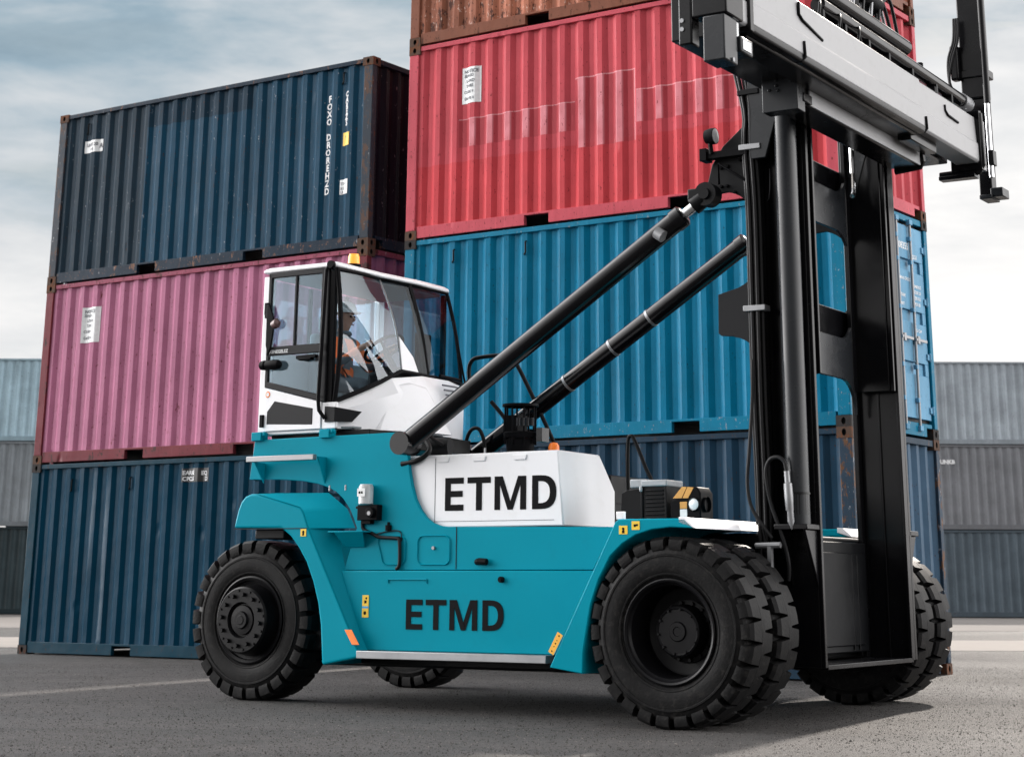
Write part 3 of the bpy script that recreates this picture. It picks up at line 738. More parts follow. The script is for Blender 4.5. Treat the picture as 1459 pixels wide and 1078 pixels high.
def wheel(kind, x, y, z, Rr, w, flip, dish):
    """tyre with staggered lugs (part), rim and hub (sub-parts); modelled with its outer face at y=0, inner at y=w"""
    t = MB(); n = 26; rb = Rr-0.060
    prof = [(0.05,0.345),(0.022,0.37),(0.016,0.382),(0.008,0.386),(0.006,0.396),(0.010,0.400),(0.004,0.42),(0.0,0.47),(0.004,0.512),(-0.001,0.516),(-0.001,0.528),(0.006,0.532),(0.022,0.575),(0.045,rb),(w/2,rb+0.004)]
    prof = prof + [(w-a, r) for a, r in prof[-2::-1]]
    t.lathe(prof, (0,0,0), 72)
    for side in (0, 1):
        for k in range(n):
            a0 = 2*math.pi*(k + 0.5*side)/n; da = 2*math.pi/n
            cs = []
            sect = [(0.010,0.560),(0.004,0.590),(0.012,Rr-0.022),(0.040,Rr),(w*0.56,Rr+0.003),(w*0.56,rb-0.01),(0.05,rb-0.02)]
            angs = [a0+da*f for f in (0.0, 0.34, 0.68)]
            vs = []
            for i, a in enumerate(angs):
                for (yy, r) in sect:
                    # grooves narrow towards the tread centre
                    f = (yy/(w*0.56)); sh = da*0.15*f*(1 if i == 2 else -1 if i == 0 else 0)
                    Y = yy if side == 0 else w-yy
                    vs.append((r*math.cos(a+sh), Y, r*math.sin(a+sh)))
            m = len(sect); fs = []
            for i in range(2):
                for j in range(m):
                    q = [i*m+j, i*m+(j+1)%m, (i+1)*m+(j+1)%m, (i+1)*m+j]
                    fs.append(q if side else q[::-1])
            c0 = list(range(m)); c1 = [2*m+j for j in range(m)]
            fs += [c0[::-1] if side else c0, c1 if side else c1[::-1]]
            t.add(vs, fs)
    o = t.build('wheel', RUBBER, T, smooth=30)
    r = MB(); h = MB()
    if dish:      # deep rim seen from its hollow side
        r.lathe([(0.055,0.352),(0.012,0.362),(0.004,0.352),(0.012,0.338),(0.030,0.332),(0.045,0.318),(0.20,0.306),(0.29,0.300),(0.30,0.285),(0.31,0.18)], (0,0,0), 56)
        h.lathe([(0.31,0.215),(0.29,0.215),(0.285,0.185),(0.18,0.180),(0.150,0.172),(0.143,0.160),(0.150,0.150),(0.150,0.070),(0.138,0.062),(0.138,0.034),(0.144,0.030),(0.144,0.0)], (0,0,0), 40)
        for k in range(14):
            a = 2*math.pi*k/14; h.cyl((0.197*math.cos(a),0.295,0.197*math.sin(a)),(0.197*math.cos(a),0.262,0.197*math.sin(a)),0.013,6)
        for k in range(10):
            a = 2*math.pi*k/10+0.2; h.cyl((0.152*math.cos(a),0.15,0.152*math.sin(a)),(0.152*math.cos(a),0.132,0.152*math.sin(a)),0.009,6)
    else:         # steer rim with its disc standing proud
        r.lathe([(0.06,0.352),(0.010,0.366),(0.002,0.352),(0.015,0.330),(0.040,0.325),(0.050,0.300),(0.02,0.288),(-0.05,0.282),(-0.085,0.276),(-0.10,0.262),(-0.10,0.150),(-0.08,0.140),(-0.06,0.135),(-0.06,0.0)], (0,0,0), 56)
        h.lathe([(-0.06,0.125),(-0.085,0.120),(-0.088,0.075),(-0.108,0.066),(-0.108,0.040),(-0.114,0.034),(-0.114,0.0)], (0,0,0), 32)
        for k in range(12):
            a = 2*math.pi*k/12; h.cyl((0.212*math.cos(a),-0.095,0.212*math.sin(a)),(0.212*math.cos(a),-0.130,0.212*math.sin(a)),0.018,6)
        for k in range(12):
            a = 2*math.pi*(k+.5)/12; h.cyl((0.245*math.cos(a),-0.098,0.245*math.sin(a)),(0.245*math.cos(a),-0.110,0.245*math.sin(a)),0.010,8)
    r.build('rim', RIMM, o, smooth=30); h.build('hub', RIMM, o, smooth=30)
    o.location = (x, y, z)
    o.rotation_euler = (0, random.uniform(0, 0.2), math.pi if flip else 0)
    return o
# every wheel is built where it stands; flipped ones turn their outer face to the far side
wheel('f', 0.0, 0.0, 0.648, 0.65, 0.375, False, True)
wheel('f', 0.0, 0.46, 0.648, 0.65, 0.375, False, True)
wheel('f', 0.0, 4.15, 0.648, 0.65, 0.375, True, True)
wheel('f', 0.0, 3.69, 0.648, 0.65, 0.375, True, True)
wheel('r', -4.58, 0.92, 0.66, 0.665, 0.40, False, False)
wheel('r', -4.58, 3.72, 0.66, 0.665, 0.40, True, False)

# ---- chassis
c = MB()
c.box(-4.35, -0.75, 1.05, 3.15, 0.42, 0.95); c.box(-3.2, -0.8, 0.80, 3.35, 0.55, 1.38)
c.box(-0.85, 0.30, 1.0, 3.15, 0.55, 1.34); c.box(-3.95, -0.80, 1.15, 3.0, 0.30, 0.44)  # low belly box added to block light and darken the ground beneath
c.build('chassis', BLACK2, T, bevel=0.02)
a = MB(); a.tube([(0,0.5,0.65),(0,1.1,0.65)],0.16,20); a.tube([(0,3.05,0.65),(0,3.65,0.65)],0.16,20); a.box(-0.22,0.22,0.95,3.2,0.40,0.92)
a.build('front_axle', BLACK2, T, bevel=0.02)
a = MB(); a.box(-4.75,-4.42,1.35,2.95,0.50,0.82); a.build('steer_axle', BLACK2, T, bevel=0.02)

PLATE = [(-4.444,2.171),(-2.818,2.183),(-2.791,1.981),(-2.775,1.87),(-2.748,1.753),(-2.71,1.64),(-2.658,1.554),(-2.60,1.49),(-2.529,1.442),(-2.45,1.418),(-2.377,1.411),(-0.824,1.392),(-1.02,1.072),(-3.416,1.072),(-3.36,1.25),(-3.299,1.41),(-3.335,1.49),(-3.378,1.566),(-3.45,1.65),(-3.533,1.713),(-3.62,1.75),(-3.724,1.78),(-3.90,1.808),(-4.148,1.826),(-4.486,1.834)]
p = MB(); p.prism(PLATE, 0.735, 0.775, 'y')
side = p.build('side_plate', TEAL, T, bevel=0.006)
p = MB(); p.prism([q for q in PLATE], 3.38, 3.42, 'y'); p.build('side_plate', TEAL, T, bevel=0.006)
# pressed pockets in the side plate, the hatch edge and the line along it
def pocket(x0, x1, z0, z1, y=0.735, r=0.05, slant=0):
    k = 6; pts = []
    for cx, cz, a0 in ((x1-r,z1-r,0),(x0+r,z1-r,90),(x0+r+slant,z0+r,180),(x1-r,z0+r,270)):
        for i in range(k+1):
            a = R(a0+90*i/k); pts.append((cx+r*math.cos(a), cz+r*math.sin(a)))
    n = len(pts); mb = MB()
    cx, cz = (x0+x1)/2, (z0+z1)/2
    out = [(cx+(q[0]-cx)*1.10, cz+(q[1]-cz)*1.10) for q in pts]
    vs = [(q[0], y-0.001, q[1]) for q in out] + [(q[0], y-0.014, q[1]) for q in [(cx+(w[0]-cx)*1.05, cz+(w[1]-cz)*1.05) for w in pts]] + [(q[0], y-0.003, q[1]) for q in pts]
    fs = []
    for j in range(2):
        for i in range(n): fs.append((j*n+i, (j+1)*n+i, (j+1)*n+(i+1)%n, j*n+(i+1)%n))
    fs.append([2*n+i for i in range(n)])
    mb.add(vs, fs); return mb
pocket(-2.66, -2.36, 1.12, 1.335).build('pressed_panel', TEAL, side)
pocket(-3.06, -2.80, 1.12, 1.335, slant=0.04).build('pressed_panel', TEAL, side)
b = MB(); b.cyl((-2.51,0.732,1.245),(-2.51,0.715,1.245),0.014,8); b.build('latch', STEEL, side)
b = MB(); b.box(-2.295,-2.290,0.731,0.735,1.08,1.41); b.build('panel_seam', DARKGREY, side, smooth=0)

# lower side panel with step
lp = MB(); lp.prism([(-3.42,1.068),(-0.98,1.068),(-1.34,0.445),(-3.16,0.445)], 0.70, 0.86, 'y')
low = lp.build('lower_panel', TEAL, T, bevel=0.008)
lp = MB(); lp.prism([(-3.42,1.068),(-0.98,1.068),(-1.34,0.445),(-3.16,0.445)], 3.30, 3.45, 'y'); lp.build('lower_panel', TEAL, T, bevel=0.008)
st = MB(); st.box(-3.155,-1.355,0.585,0.70,0.385,0.445); st.build('step_rail', STEEL, T, bevel=0.005)
hs = MB(); hs.box(-2.93,-2.925,0.697,0.7005,0.995,1.000)
hs.tube([(-2.93,0.694,0.97),(-2.93,0.694,1.0),(-2.55,0.694,1.0),(-2.55,0.694,0.97)],0.006,6); hs.build('hatch_edge', TEAL, low)
b = MB(); b.cyl((-1.83,0.70,1.0),(-1.83,0.672,1.0),0.024,14); b.cyl((-1.83,0.672,1.0),(-1.83,0.664,1.0),0.014,10); b.build('hatch_lock', LETTER, low)
b = MB(); b.tube([(-2.09,0.735,1.135),(-2.05,0.705,1.14),(-1.98,0.705,1.135)],0.026,10); b.build('drain_plug', LETTER, side)

# ---- lettering ETMD, drawn bold
def etmd(parent, x0, z0, h, y, s=1.0):
    u = h/0.25
    mb = MB()
    def q(pts): mb.plate([(x0+px*u*s, y, z0+pz*u) for px, pz in pts], (0, 0.003, 0))
    sw = 0.050; sh = 0.046
    # E
    q([(0,0),(sw,0),(sw,0.25),(0,0.25)])
    for zz in (0.0, 0.104, 0.204): q([(sw,zz),(0.165 if zz != 0.104 else 0.157,zz),(0.165 if zz != 0.104 else 0.157,zz+sh),(sw,zz+sh)])
    # T
    q([(0.200,0.204),(0.405,0.204),(0.405,0.25),(0.200,0.25)]); q([(0.277,0),(0.328,0),(0.328,0.204),(0.277,0.204)])
    # M
    q([(0.440,0),(0.488,0),(0.486,0.19),(0.510,0.25),(0.440,0.25)]); q([(0.662,0),(0.713,0),(0.713,0.25),(0.644,0.25),(0.665,0.19)])
    q([(0.555,0),(0.598,0),(0.592,0.06),(0.578,0.062),(0.510,0.25),(0.486,0.19)]); q([(0.598,0),(0.665,0.19),(0.644,0.25),(0.578,0.062),(0.585,0.04)])
    # D
    q([(0.765,0),(0.816,0),(0.816,0.25),(0.765,0.25)])
    n = 14; o = []; i_ = []
    for k in range(n+1):
        a = math.pi/2 - math.pi*k/n
        o.append((0.835+0.135*abs(math.cos(a))**0.75, 0.125+0.125*math.copysign(abs(math.sin(a))**0.85, math.sin(a))))
        i_.append((0.830+0.086*abs(math.cos(a))**0.75, 0.125+0.081*math.copysign(abs(math.sin(a))**0.85, math.sin(a))))
    o = [(0.816,0.25)]+o+[(0.816,0)]; i_ = [(0.816,0.206)]+i_+[(0.816,0.044)]
    for k in range(len(o)-1): q([i_[k],i_[k+1],o[k+1],o[k]])
    mb.build('lettering', LETTER, parent, smooth=0)
etmd(low, -2.748, 0.613, 0.231, 0.695, 1.045)

# ---- white engine hood
HX0, HX1 = -2.86, -1.365
sect = [(0.782,1.405),(0.782,1.985),(1.33,1.98),(1.53,1.69),(1.53,1.405)]
h = MB(); n = len(sect)
vs = [(HX0,)+q for q in sect] + [(HX1+0.052,0.782,1.405),(HX1,0.782,1.992),(HX1+0.065,1.345,1.98),(HX1+0.085,1.565,1.70),(HX1+0.085,1.56,1.405)]
h.add(vs, [list(range(n)), [n+i for i in range(n)][::-1]] + [(i, n+i, n+(i+1)%n, (i+1)%n) for i in range(n)])
hood = h.build('hood', WHITE, T, bevel=0.012)
etmd(hood, -2.442, 1.537, 0.262, 0.7785, 1.045)
for x in (-2.47, -2.11, -1.72):
    k = MB(); k.prism([(x-0.065,1.965),(x-0.055,1.925),(x+0.055,1.925),(x+0.065,1.965)], 0.772, 0.786, 'y'); k.build('hood_clip', WHITE, hood, bevel=0.003)
k = MB(); k.cyl((-2.07,0.80,1.985),(-2.07,0.80,2.03),0.008,6); k.build('clip_pin', STEEL, hood)
s = MB(); s.box(-2.545,-2.541,0.7795,0.7825,1.45,1.96); s.box(-2.545,-1.40,0.7795,0.7825,1.452,1.456); s.build('hood_seam', INKG, hood, smooth=0)
d = MB(); d.box(-2.95,-1.4,1.55,3.38,1.0,1.62); d.box(-2.9,-1.9,2.6,3.36,1.6,1.9); d.build('engine_cover', BLACK2, T, bevel=0.02)

# ---- rear fender: outer face plus the face turned inward at its front
OUT = [(-4.523,1.421),(-4.505,1.50),(-4.485,1.575),(-4.455,1.64),(-4.41,1.685),(-4.35,1.705),(-4.28,1.703),(-3.80,1.585),(-3.76,1.54),(-3.701,1.411),(-3.111,0.393),(-3.516,0.324),(-3.53,0.48),(-3.545,0.636),(-3.58,0.81),(-3.642,0.985),(-3.72,1.14),(-3.806,1.255),(-3.90,1.35),(-4.003,1.415)]
f = MB()
f.prism(OUT, 0.60, 0.66, 'y')
cre = [(-4.28,1.703),(-3.80,1.585),(-3.76,1.54),(-3.701,1.411)]; inn = [(-4.20,1.715),(-3.607,1.703),(-3.40,1.566),(-3.313,1.411)]
vs = [(x,0.60,z) for x, z in cre] + [(x,0.736,z) for x, z in inn]
f.add(vs, [(i,i+1,4+i+1,4+i) for i in range(3)])
cre2 = [(-3.701,1.411),(-3.49,1.045),(-3.111,0.393)]; inn2 = [(-3.50,1.405),(-3.40,1.071),(-3.118,0.440)]
vs = [(x,0.60,z) for x, z in cre2] + [(x,0.736,z) for x, z in inn2]
f.add(vs, [(i,i+1,3+i+1,3+i) for i in range(2)])
f.add([(-3.701,0.60,1.411),(-3.313,0.736,1.411),(-3.50,0.736,1.405)],[(0,1,2)])
# top skin and the crown over the tyre
top = [(-4.523,1.421),(-4.505,1.50),(-4.485,1.575),(-4.455,1.64),(-4.41,1.685),(-4.35,1.705),(-4.28,1.712)]
vs = [(x,0.64,z) for x, z in top] + [(x,1.42,z) for x, z in top]; m = len(top)
f.add(vs, [(i,m+i,m+i+1,i+1) for i in range(m-1)])
f.add([(-4.28,0.64,1.71),(-3.607,0.74,1.703),(-3.607,1.42,1.703),(-4.28,1.42,1.71)],[(0,1,2,3)])
f.add([(-4.523,0.64,1.421),(-4.003,0.64,1.415),(-4.003,1.42,1.415),(-4.523,1.42,1.421)],[(0,1,2,3)])
arch = [(-3.516,0.324),(-3.53,0.48),(-3.545,0.636),(-3.58,0.81),(-3.642,0.985),(-3.72,1.14),(-3.806,1.255),(-3.90,1.35),(-4.003,1.415)]
m = len(arch); vs = [(x,0.62,z) for x, z in arch] + [(x,1.42,z) for x, z in arch]
f.add(vs, [(i,i+1,m+i+1,m+i) for i in range(m-1)])
rf = f.build('rear_fender', TEAL, T, bevel=0.020, seg=3, smooth=40)
l = MB(); l.box(-4.52,-3.72,0.594,0.60,1.408,1.414); l.build('fender_seam', DARKGREY, rf, smooth=0)
l = MB(); l.box(-4.38,-4.06,0.72,1.3,1.33,1.41); l.build('fender_bracket', BLACK2, rf, bevel=0.01)
# far side rear fender
f = MB(); f.prism(OUT, 3.55, 3.60, 'y'); f.prism([(-4.52,1.42),(-4.4,1.69),(-3.6,1.70),(-3.4,1.42)], 2.75, 3.55, 'y'); f.build('rear_fender', TEAL, T, bevel=0.01)
# small step pocket behind the rear fender
k = MB(); k.plate([(-3.50,0.60,1.385),(-3.14,0.60,1.385),(-3.14,0.735,1.385),(-3.55,0.735,1.385)],(0,0,-0.012)); k.plate([(-3.44,0.60,1.375),(-3.14,0.60,1.375),(-3.20,0.72,1.255),(-3.40,0.72,1.255)],(0,0.010,0))
k.build('step', TEAL, T, bevel=0.004)
# service rail on brackets above the fender
k = MB(); k.box(-4.40,-3.665,0.575,0.625,1.972,2.018); rail = k.build('service_rail', STEEL, T, bevel=0.004)
k = MB(); k.plate([(-4.33,0.60,1.97),(-4.33,0.735,1.97),(-4.33,0.735,1.80)],(0.012,0,0)); k.build('rail_bracket', TEAL, T); k = MB(); k.plate([(-3.66,0.62,2.0),(-3.66,0.735,2.0),(-3.66,0.735,1.78)],(0.012,0,0)); k.build('rail_bracket', TEAL, T)
k = MB(); k.tube([(-4.45,0.76,1.86),(-4.45,0.80,1.85)],0.03,10); k.build('hose_stub', BLACK2, T)
for x in (-3.60,-3.43):
    k = MB(); k.cyl((x,0.74,1.72),(x,0.74,1.765),0.010,8); k.build('fender_bolt', STEEL, rf)

# ---- front fenders
ARC = [(-0.696,0.35),(-0.690,0.50),(-0.66,0.66),(-0.625,0.83),(-0.56,1.00),(-0.46,1.165),(-0.36,1.25),(-0.25,1.31),(-0.12,1.345),(0.03,1.360),(0.227,1.351)]
for y0, y1 in ((0.0, 1.20), (2.95, 4.15)):
    f = MB(); f.prism(ARC+[(0.145,1.420),(-0.39,1.422),(-0.42,1.40),(-0.972,0.39)], y0, y1, 'y')
    ff = f.build('front_fender', TEAL, T, bevel=0.008)
    ya, yb_ = (0.0, 1.22) if y0 == 0 else (2.93, 4.15)
    f = MB(); f.prism([(0.226,1.349),(0.232,1.353),(0.150,1.426),(0.10,1.430),(0.10,1.39)], ya, yb_, 'y')
    f.build('fender_nose', WHITE, ff, bevel=0.006)
    k = MB(); k.box(-0.42,-0.36,y0+0.02,y0+0.06,1.42,1.475); k.build('fender_stud', WHITE, ff, bevel=0.004)
# stickers
def deco(parent, name, x0, x1, z0, z1, y, mat, marks=(), rot=0):
    mb = MB(); cx, cz = (x0+x1)/2, (z0+z1)/2; ca, sa = math.cos(R(rot)), math.sin(R(rot))
    P = lambda x, z, yy: (cx+(x-cx)*ca-(z-cz)*sa, yy, cz+(x-cx)*sa+(z-cz)*ca)
    mb.plate([P(x0,z0,y),P(x1,z0,y),P(x1,z1,y),P(x0,z1,y)],(0,0.002,0))
    mb.mat(1)
    for (shape, fx, fz, fr) in marks:
        w = x1-x0; h = z1-z0; px, pz, r = x0+fx*w, z0+fz*h, fr*min(w,h)
        k = 12 if shape == 'o' else 3 if shape == 't' else 4
        ph = R(90 if shape == 't' else 45 if shape == 's' else 0)
        mb.plate([P(px+r*math.cos(ph+2*math.pi*i/k), pz+r*math.sin(ph+2*math.pi*i/k), y-0.001) for i in range(k)],(0,0.001,0))
    return mb.build(name, [mat, LETTER], parent, smooth=0)
ffn = [o for o in T.children if o.name.startswith('front_fender')][0]
deco(ffn,'warning_sticker',-0.385,-0.315,1.315,1.375,-0.003,YELLOW,(('o',.5,.62,.18),('s',.5,.28,.24)))
deco(ffn,'warning_sticker',-0.280,-0.215,1.345,1.405,-0.003,YELLOW,(('s',.4,.5,.22),('o',.68,.55,.14)))
k = MB(); k.tube([(-0.35,-0.003,1.378),(-0.35,-0.003,1.40)],0.016,10); 
deco(ffn,'tie_down_sticker',-0.945,-0.895,0.475,0.635,-0.003,flat('amber_sticker',(0.85,0.42,0.03),0.45),(('o',.5,.12,.12),('o',.5,.88,.12),('s',.5,.5,.14),('s',.5,.35,.1),('s',.5,.65,.1)),rot=-30)
deco(rf,'warning_sticker',-3.785,-3.725,1.345,1.405,0.596,YELLOW,(('o',.5,.6,.2),('s',.5,.28,.22)))
deco(low,'warning_sticker',-3.19,-3.125,0.70,0.875,0.696,YELLOW,(('o',.45,.2,.22),('s',.5,.70,.25),('o',.62,.86,.14)))
deco(low,'warning_sticker',-3.188,-3.127,0.772,0.788,0.6945,flat('blue_sticker',(0.05,0.35,0.65),0.5))
o = MB(); o.plate([(-3.285,0.592,0.605),(-3.215,0.592,0.605),(-3.135,0.592,0.49),(-3.205,0.592,0.49)],(0,0.006,0)); o.build('reflector', ORANGE, rf, smooth=0)

# ---- grease pump on the side plate and its lines
g_ = MB(); g_.cyl((-3.165,0.67,1.60),(-3.165,0.67,1.745),0.062,20); g_.cyl((-3.165,0.67,1.745),(-3.165,0.67,1.76),0.055,20); gp = g_.build('grease_reservoir', flat('clear_plastic',(0.55,0.57,0.58),0.25), T, bevel=0.004)
deco(gp,'reservoir_label',-3.21,-3.13,1.66,1.725,0.606,STICKW,(('s',.3,.5,.2),('s',.6,.5,.2)))
g_ = MB(); g_.box(-3.245,-3.04,0.66,0.735,1.47,1.595); g_.cyl((-3.10,0.66,1.53),(-3.10,0.63,1.53),0.042,16); g_.cyl((-3.255,0.70,1.575),(-3.285,0.70,1.575),0.012,8); g_.box(-3.22,-3.12,0.68,0.735,1.44,1.48); g_.build('grease_pump', LETTER, T, bevel=0.006)
g_ = MB(); g_.cyl((-3.10,0.63,1.525),(-3.10,0.624,1.525),0.018,10); g_.build('pump_cap', STEEL, gp)
g_ = MB(); g_.cyl((-2.965,0.725,1.385),(-2.965,0.725,1.43),0.028,10); g_.cyl((-2.965,0.725,1.43),(-2.965,0.725,1.455),0.012,8); g_.build('line_fitting', LETTER, T)
def hose(name, path, r, mat=HOSE, parent=None, n=7, sub=6):
    P = [Vector(p) for p in path]; out = []
    for i in range(len(P)-1):
        p0 = P[max(i-1,0)]; p1 = P[i]; p2 = P[i+1]; p3 = P[min(i+2,len(P)-1)]
        for k in range(sub):
            t = k/sub
            out.append(0.5*((2*p1)+(p2-p0)*t+(2*p0-5*p1+4*p2-p3)*t*t+(3*p1-p0-3*p2+p3)*t**3))
    out.append(P[-1])
    return MB().tube(out, r, n).build(name, mat, parent or T, smooth=60)
hose('grease_line', [(-3.23,0.72,1.46),(-3.22,0.725,1.40),(-3.12,0.725,1.36),(-3.05,0.72,1.335),(-2.88,0.715,1.325),(-2.845,0.715,1.30),(-2.84,0.715,1.12),(-2.87,0.715,1.08)], 0.015, DARKGREY)
hose('grease_line', [(-3.08,0.725,1.36),(-3.0,0.725,1.375),(-2.90,0.725,1.385),(-2.84,0.725,1.37),(-2.83,0.725,1.30)], 0.005, DARKGREY)

# ---- black unit and work lamp on the near front fender
e_ = MB(); e_.box(-0.68,-0.46,0.90,1.18,1.425,1.70); e_.prism([(-0.90,1.425),(-0.67,1.425),(-0.67,1.68),(-0.84,1.675),(-0.89,1.65)],0.96,1.2,'y')
for i in range(8): e_.box(-0.64,-0.48,0.888,0.902,1.45+i*0.030,1.462+i*0.030)
e_.box(-0.685,-0.665,0.888,0.90,1.43,1.70); e_.box(-0.475,-0.455,0.888,0.90,1.43,1.70)
eu = e_.build('hydraulic_unit', BLACK2, T, bevel=0.004)
e_ = MB(); e_.box(-0.68,-0.45,0.885,1.17,1.695,1.745); e_.box(-0.80,-0.66,0.93,1.10,1.69,1.755); e_.box(-0.69,-0.665,0.875,0.90,1.655,1.70); e_.build('unit_cover', flat('clear_cover',(0.33,0.35,0.37),0.2), eu, bevel=0.010)
e_ = MB(); e_.prism([(-0.43,1.425),(-0.17,1.425),(-0.17,1.64),(-0.20,1.685),(-0.315,1.69),(-0.385,1.60),(-0.43,1.585)],0.90,1.12,'y'); lu = e_.build('work_lamp', LETTER, T, bevel=0.010)
e_ = MB(); e_.plate([(-0.405,0.897,1.602),(-0.33,0.897,1.602),(-0.285,0.897,1.685),(-0.325,0.897,1.688)],(0,0.004,0)); e_.plate([(-0.322,0.897,1.602),(-0.275,0.897,1.602),(-0.225,0.897,1.680),(-0.278,0.897,1.685)],(0,0.004,0)); e_.plate([(-0.345,0.897,1.525),(-0.285,0.897,1.525),(-0.285,0.897,1.575),(-0.345,0.897,1.575)],(0,0.004,0)); e_.build('lamp_warning_patch', flat('ochre_patch',(0.62,0.30,0.06),0.5), lu, smooth=0)
e_ = MB(); e_.lathe([(0.02,0.058),(-0.004,0.058),(-0.010,0.052)],(-0.168,0.985,1.555),24,'x'); e_.lathe([(0.02,0.052),(-0.004,0.052),(-0.010,0.045)],(-0.225,0.893,1.555),24,'y'); e_.build('lamp_ring', LETTER, lu)
e_ = MB(); e_.lathe([(0.0,0.047),(-0.006,0.036),(-0.010,0.0)],(-0.225,0.893,1.555),24,'y'); e_.build('lamp_lens', LAMPW, lu)
e_ = MB(); e_.plate([(-0.345,0.8965,1.455),(-0.285,0.8965,1.455),(-0.285,0.8965,1.520),(-0.345,0.8965,1.520)],(0,0.004,0)); e_.build('lamp_label', STICKW, lu, smooth=0)
hose('handrail', [(-0.96,1.2,1.40),(-0.96,1.2,2.02),(-0.93,1.2,2.11),(-0.89,1.2,2.06),(-0.80,1.2,1.86),(-0.73,1.2,1.70),(-0.72,1.2,1.40)], 0.016, BLACK2)

# ---- exhaust stack behind the hood
x_ = MB(); cx_, cy_ = -2.60, 2.2
x_.lathe([(2.50,0.0),(2.515,0.10),(2.515,0.165),(2.495,0.165),(2.49,0.15)],(cx_,cy_,0),28,'z')
for k in range(8):
    a_ = 2*math.pi*k/8; x_.cyl((cx_+0.14*math.cos(a_),cy_+0.14*math.sin(a_),2.16),(cx_+0.14*math.cos(a_),cy_+0.14*math.sin(a_),2.50),0.009,6)
x_.lathe([(2.22,0.148),(2.26,0.155),(2.27,0.145)],(cx_,cy_,0),28,'z')
x_.lathe([(2.08,0.12),(2.20,0.13),(2.22,0.10)],(cx_,cy_,0),24,'z')
x_.box(cx_-0.15,cx_+0.0,cy_-0.05,cy_+0.12,2.20,2.42)
ex_ = x_.build('exhaust_stack', LETTER, T)
x_ = MB(); x_.cyl((cx_,cy_,1.6),(cx_,cy_,2.12),0.12,20); x_.cyl((cx_+0.05,cy_-0.05,2.03),(cx_+0.05,cy_-0.05,2.09),0.17,20); x_.build('exhaust_base', STEEL, ex_)
x_ = MB()
for k in range(4): x_.cyl((cx_+0.06+0.035*k,cy_-0.13+0.02*k,2.315),(cx_+0.06+0.035*k,cy_-0.13+0.02*k,2.385),0.020,8)
x_.box(cx_+0.18,cx_+0.24,cy_-0.02,cy_+0.10,2.18,2.30); x_.build('exhaust_clamp', GUN, ex_)
x_ = MB(); x_.lathe([(1.98,0.05),(2.02,0.048),(2.045,0.032),(2.052,0.0)],(-2.25,2.20,0.118),16,'z'); x_.cyl((-2.25,2.20,1.6),(-2.25,2.20,2.10),0.025,8); x_.build('hood_beacon', ORANGE, T)
x_ = MB(); x_.tube([(-2.74,0.98,2.07),(-2.56,1.02,2.07)],0.075,16); x_.build('air_filter', BLACK2, T)

# ---- tilt cylinders
def tilt(p0, p1, fb, r, clips=()):
    P0, P1 = Vector(p0), Vector(p1); d = (P1-P0); pe = P0 + d*fb; u = d.normalized()
    mb = MB(); mb.tube([P0, pe-u*0.10], r, 28); mb.tube([pe-u*0.10, pe-u*0.02, pe], [r*1.10, r*1.10, r*0.8], 28)
    mb.cyl((P0.x,P0.y-0.10,P0.z),(P0.x,P0.y+0.10,P0.z),r*1.12,24)
    o = mb.build('tilt_cylinder', GLOSSB, T, smooth=40)
    MB().cyl(pe-u*0.02, P1-u*0.03, r*0.48, 20).build('piston_rod', CHROME, o)
    k = MB(); k.cyl((P1.x,P1.y-0.06,P1.z),(P1.x,P1.y+0.06,P1.z),0.095,24); k.tube([P1-u*0.15,P1-u*0.05],0.07,16)
    k.cyl((P1.x,P1.y-0.085,P1.z),(P1.x,P1.y+0.085,P1.z),0.045,16); k.build('rod_end', BLACK2, o)
    for c_ in clips:
        q = P0 + d*c_; MB().tube([q-u*0.012, q+u*0.012], r*1.04, 24).build('hose_clip', STEEL, o)
    # feed line along the barrel
    off = Vector((-u.z,0,u.x))*r*0.9 + Vector((0,-r*0.55,0))
    return o
tc1 = tilt((-2.735,0.62,2.075), (-0.06,0.93,3.945), 0.925, 0.084)
tc2 = tilt((-3.45,2.70,2.085), (-0.05,2.72,4.20), 0.855, 0.084, (0.31,0.45,0.565))
MB().tube([(-0.46,0.80,3.66),(-0.40,0.80,3.62)],0.05,16).build('port_block', STEEL, tc1)
hose('cylinder_hose', [(-2.70,0.85,2.12),(-2.62,0.80,2.03),(-2.70,0.76,1.95),(-2.86,0.74,1.92)], 0.022)
hose('cylinder_hose', [(-2.75,0.9,2.3),(-2.68,0.9,2.15),(-2.58,0.95,2.08)], 0.016)

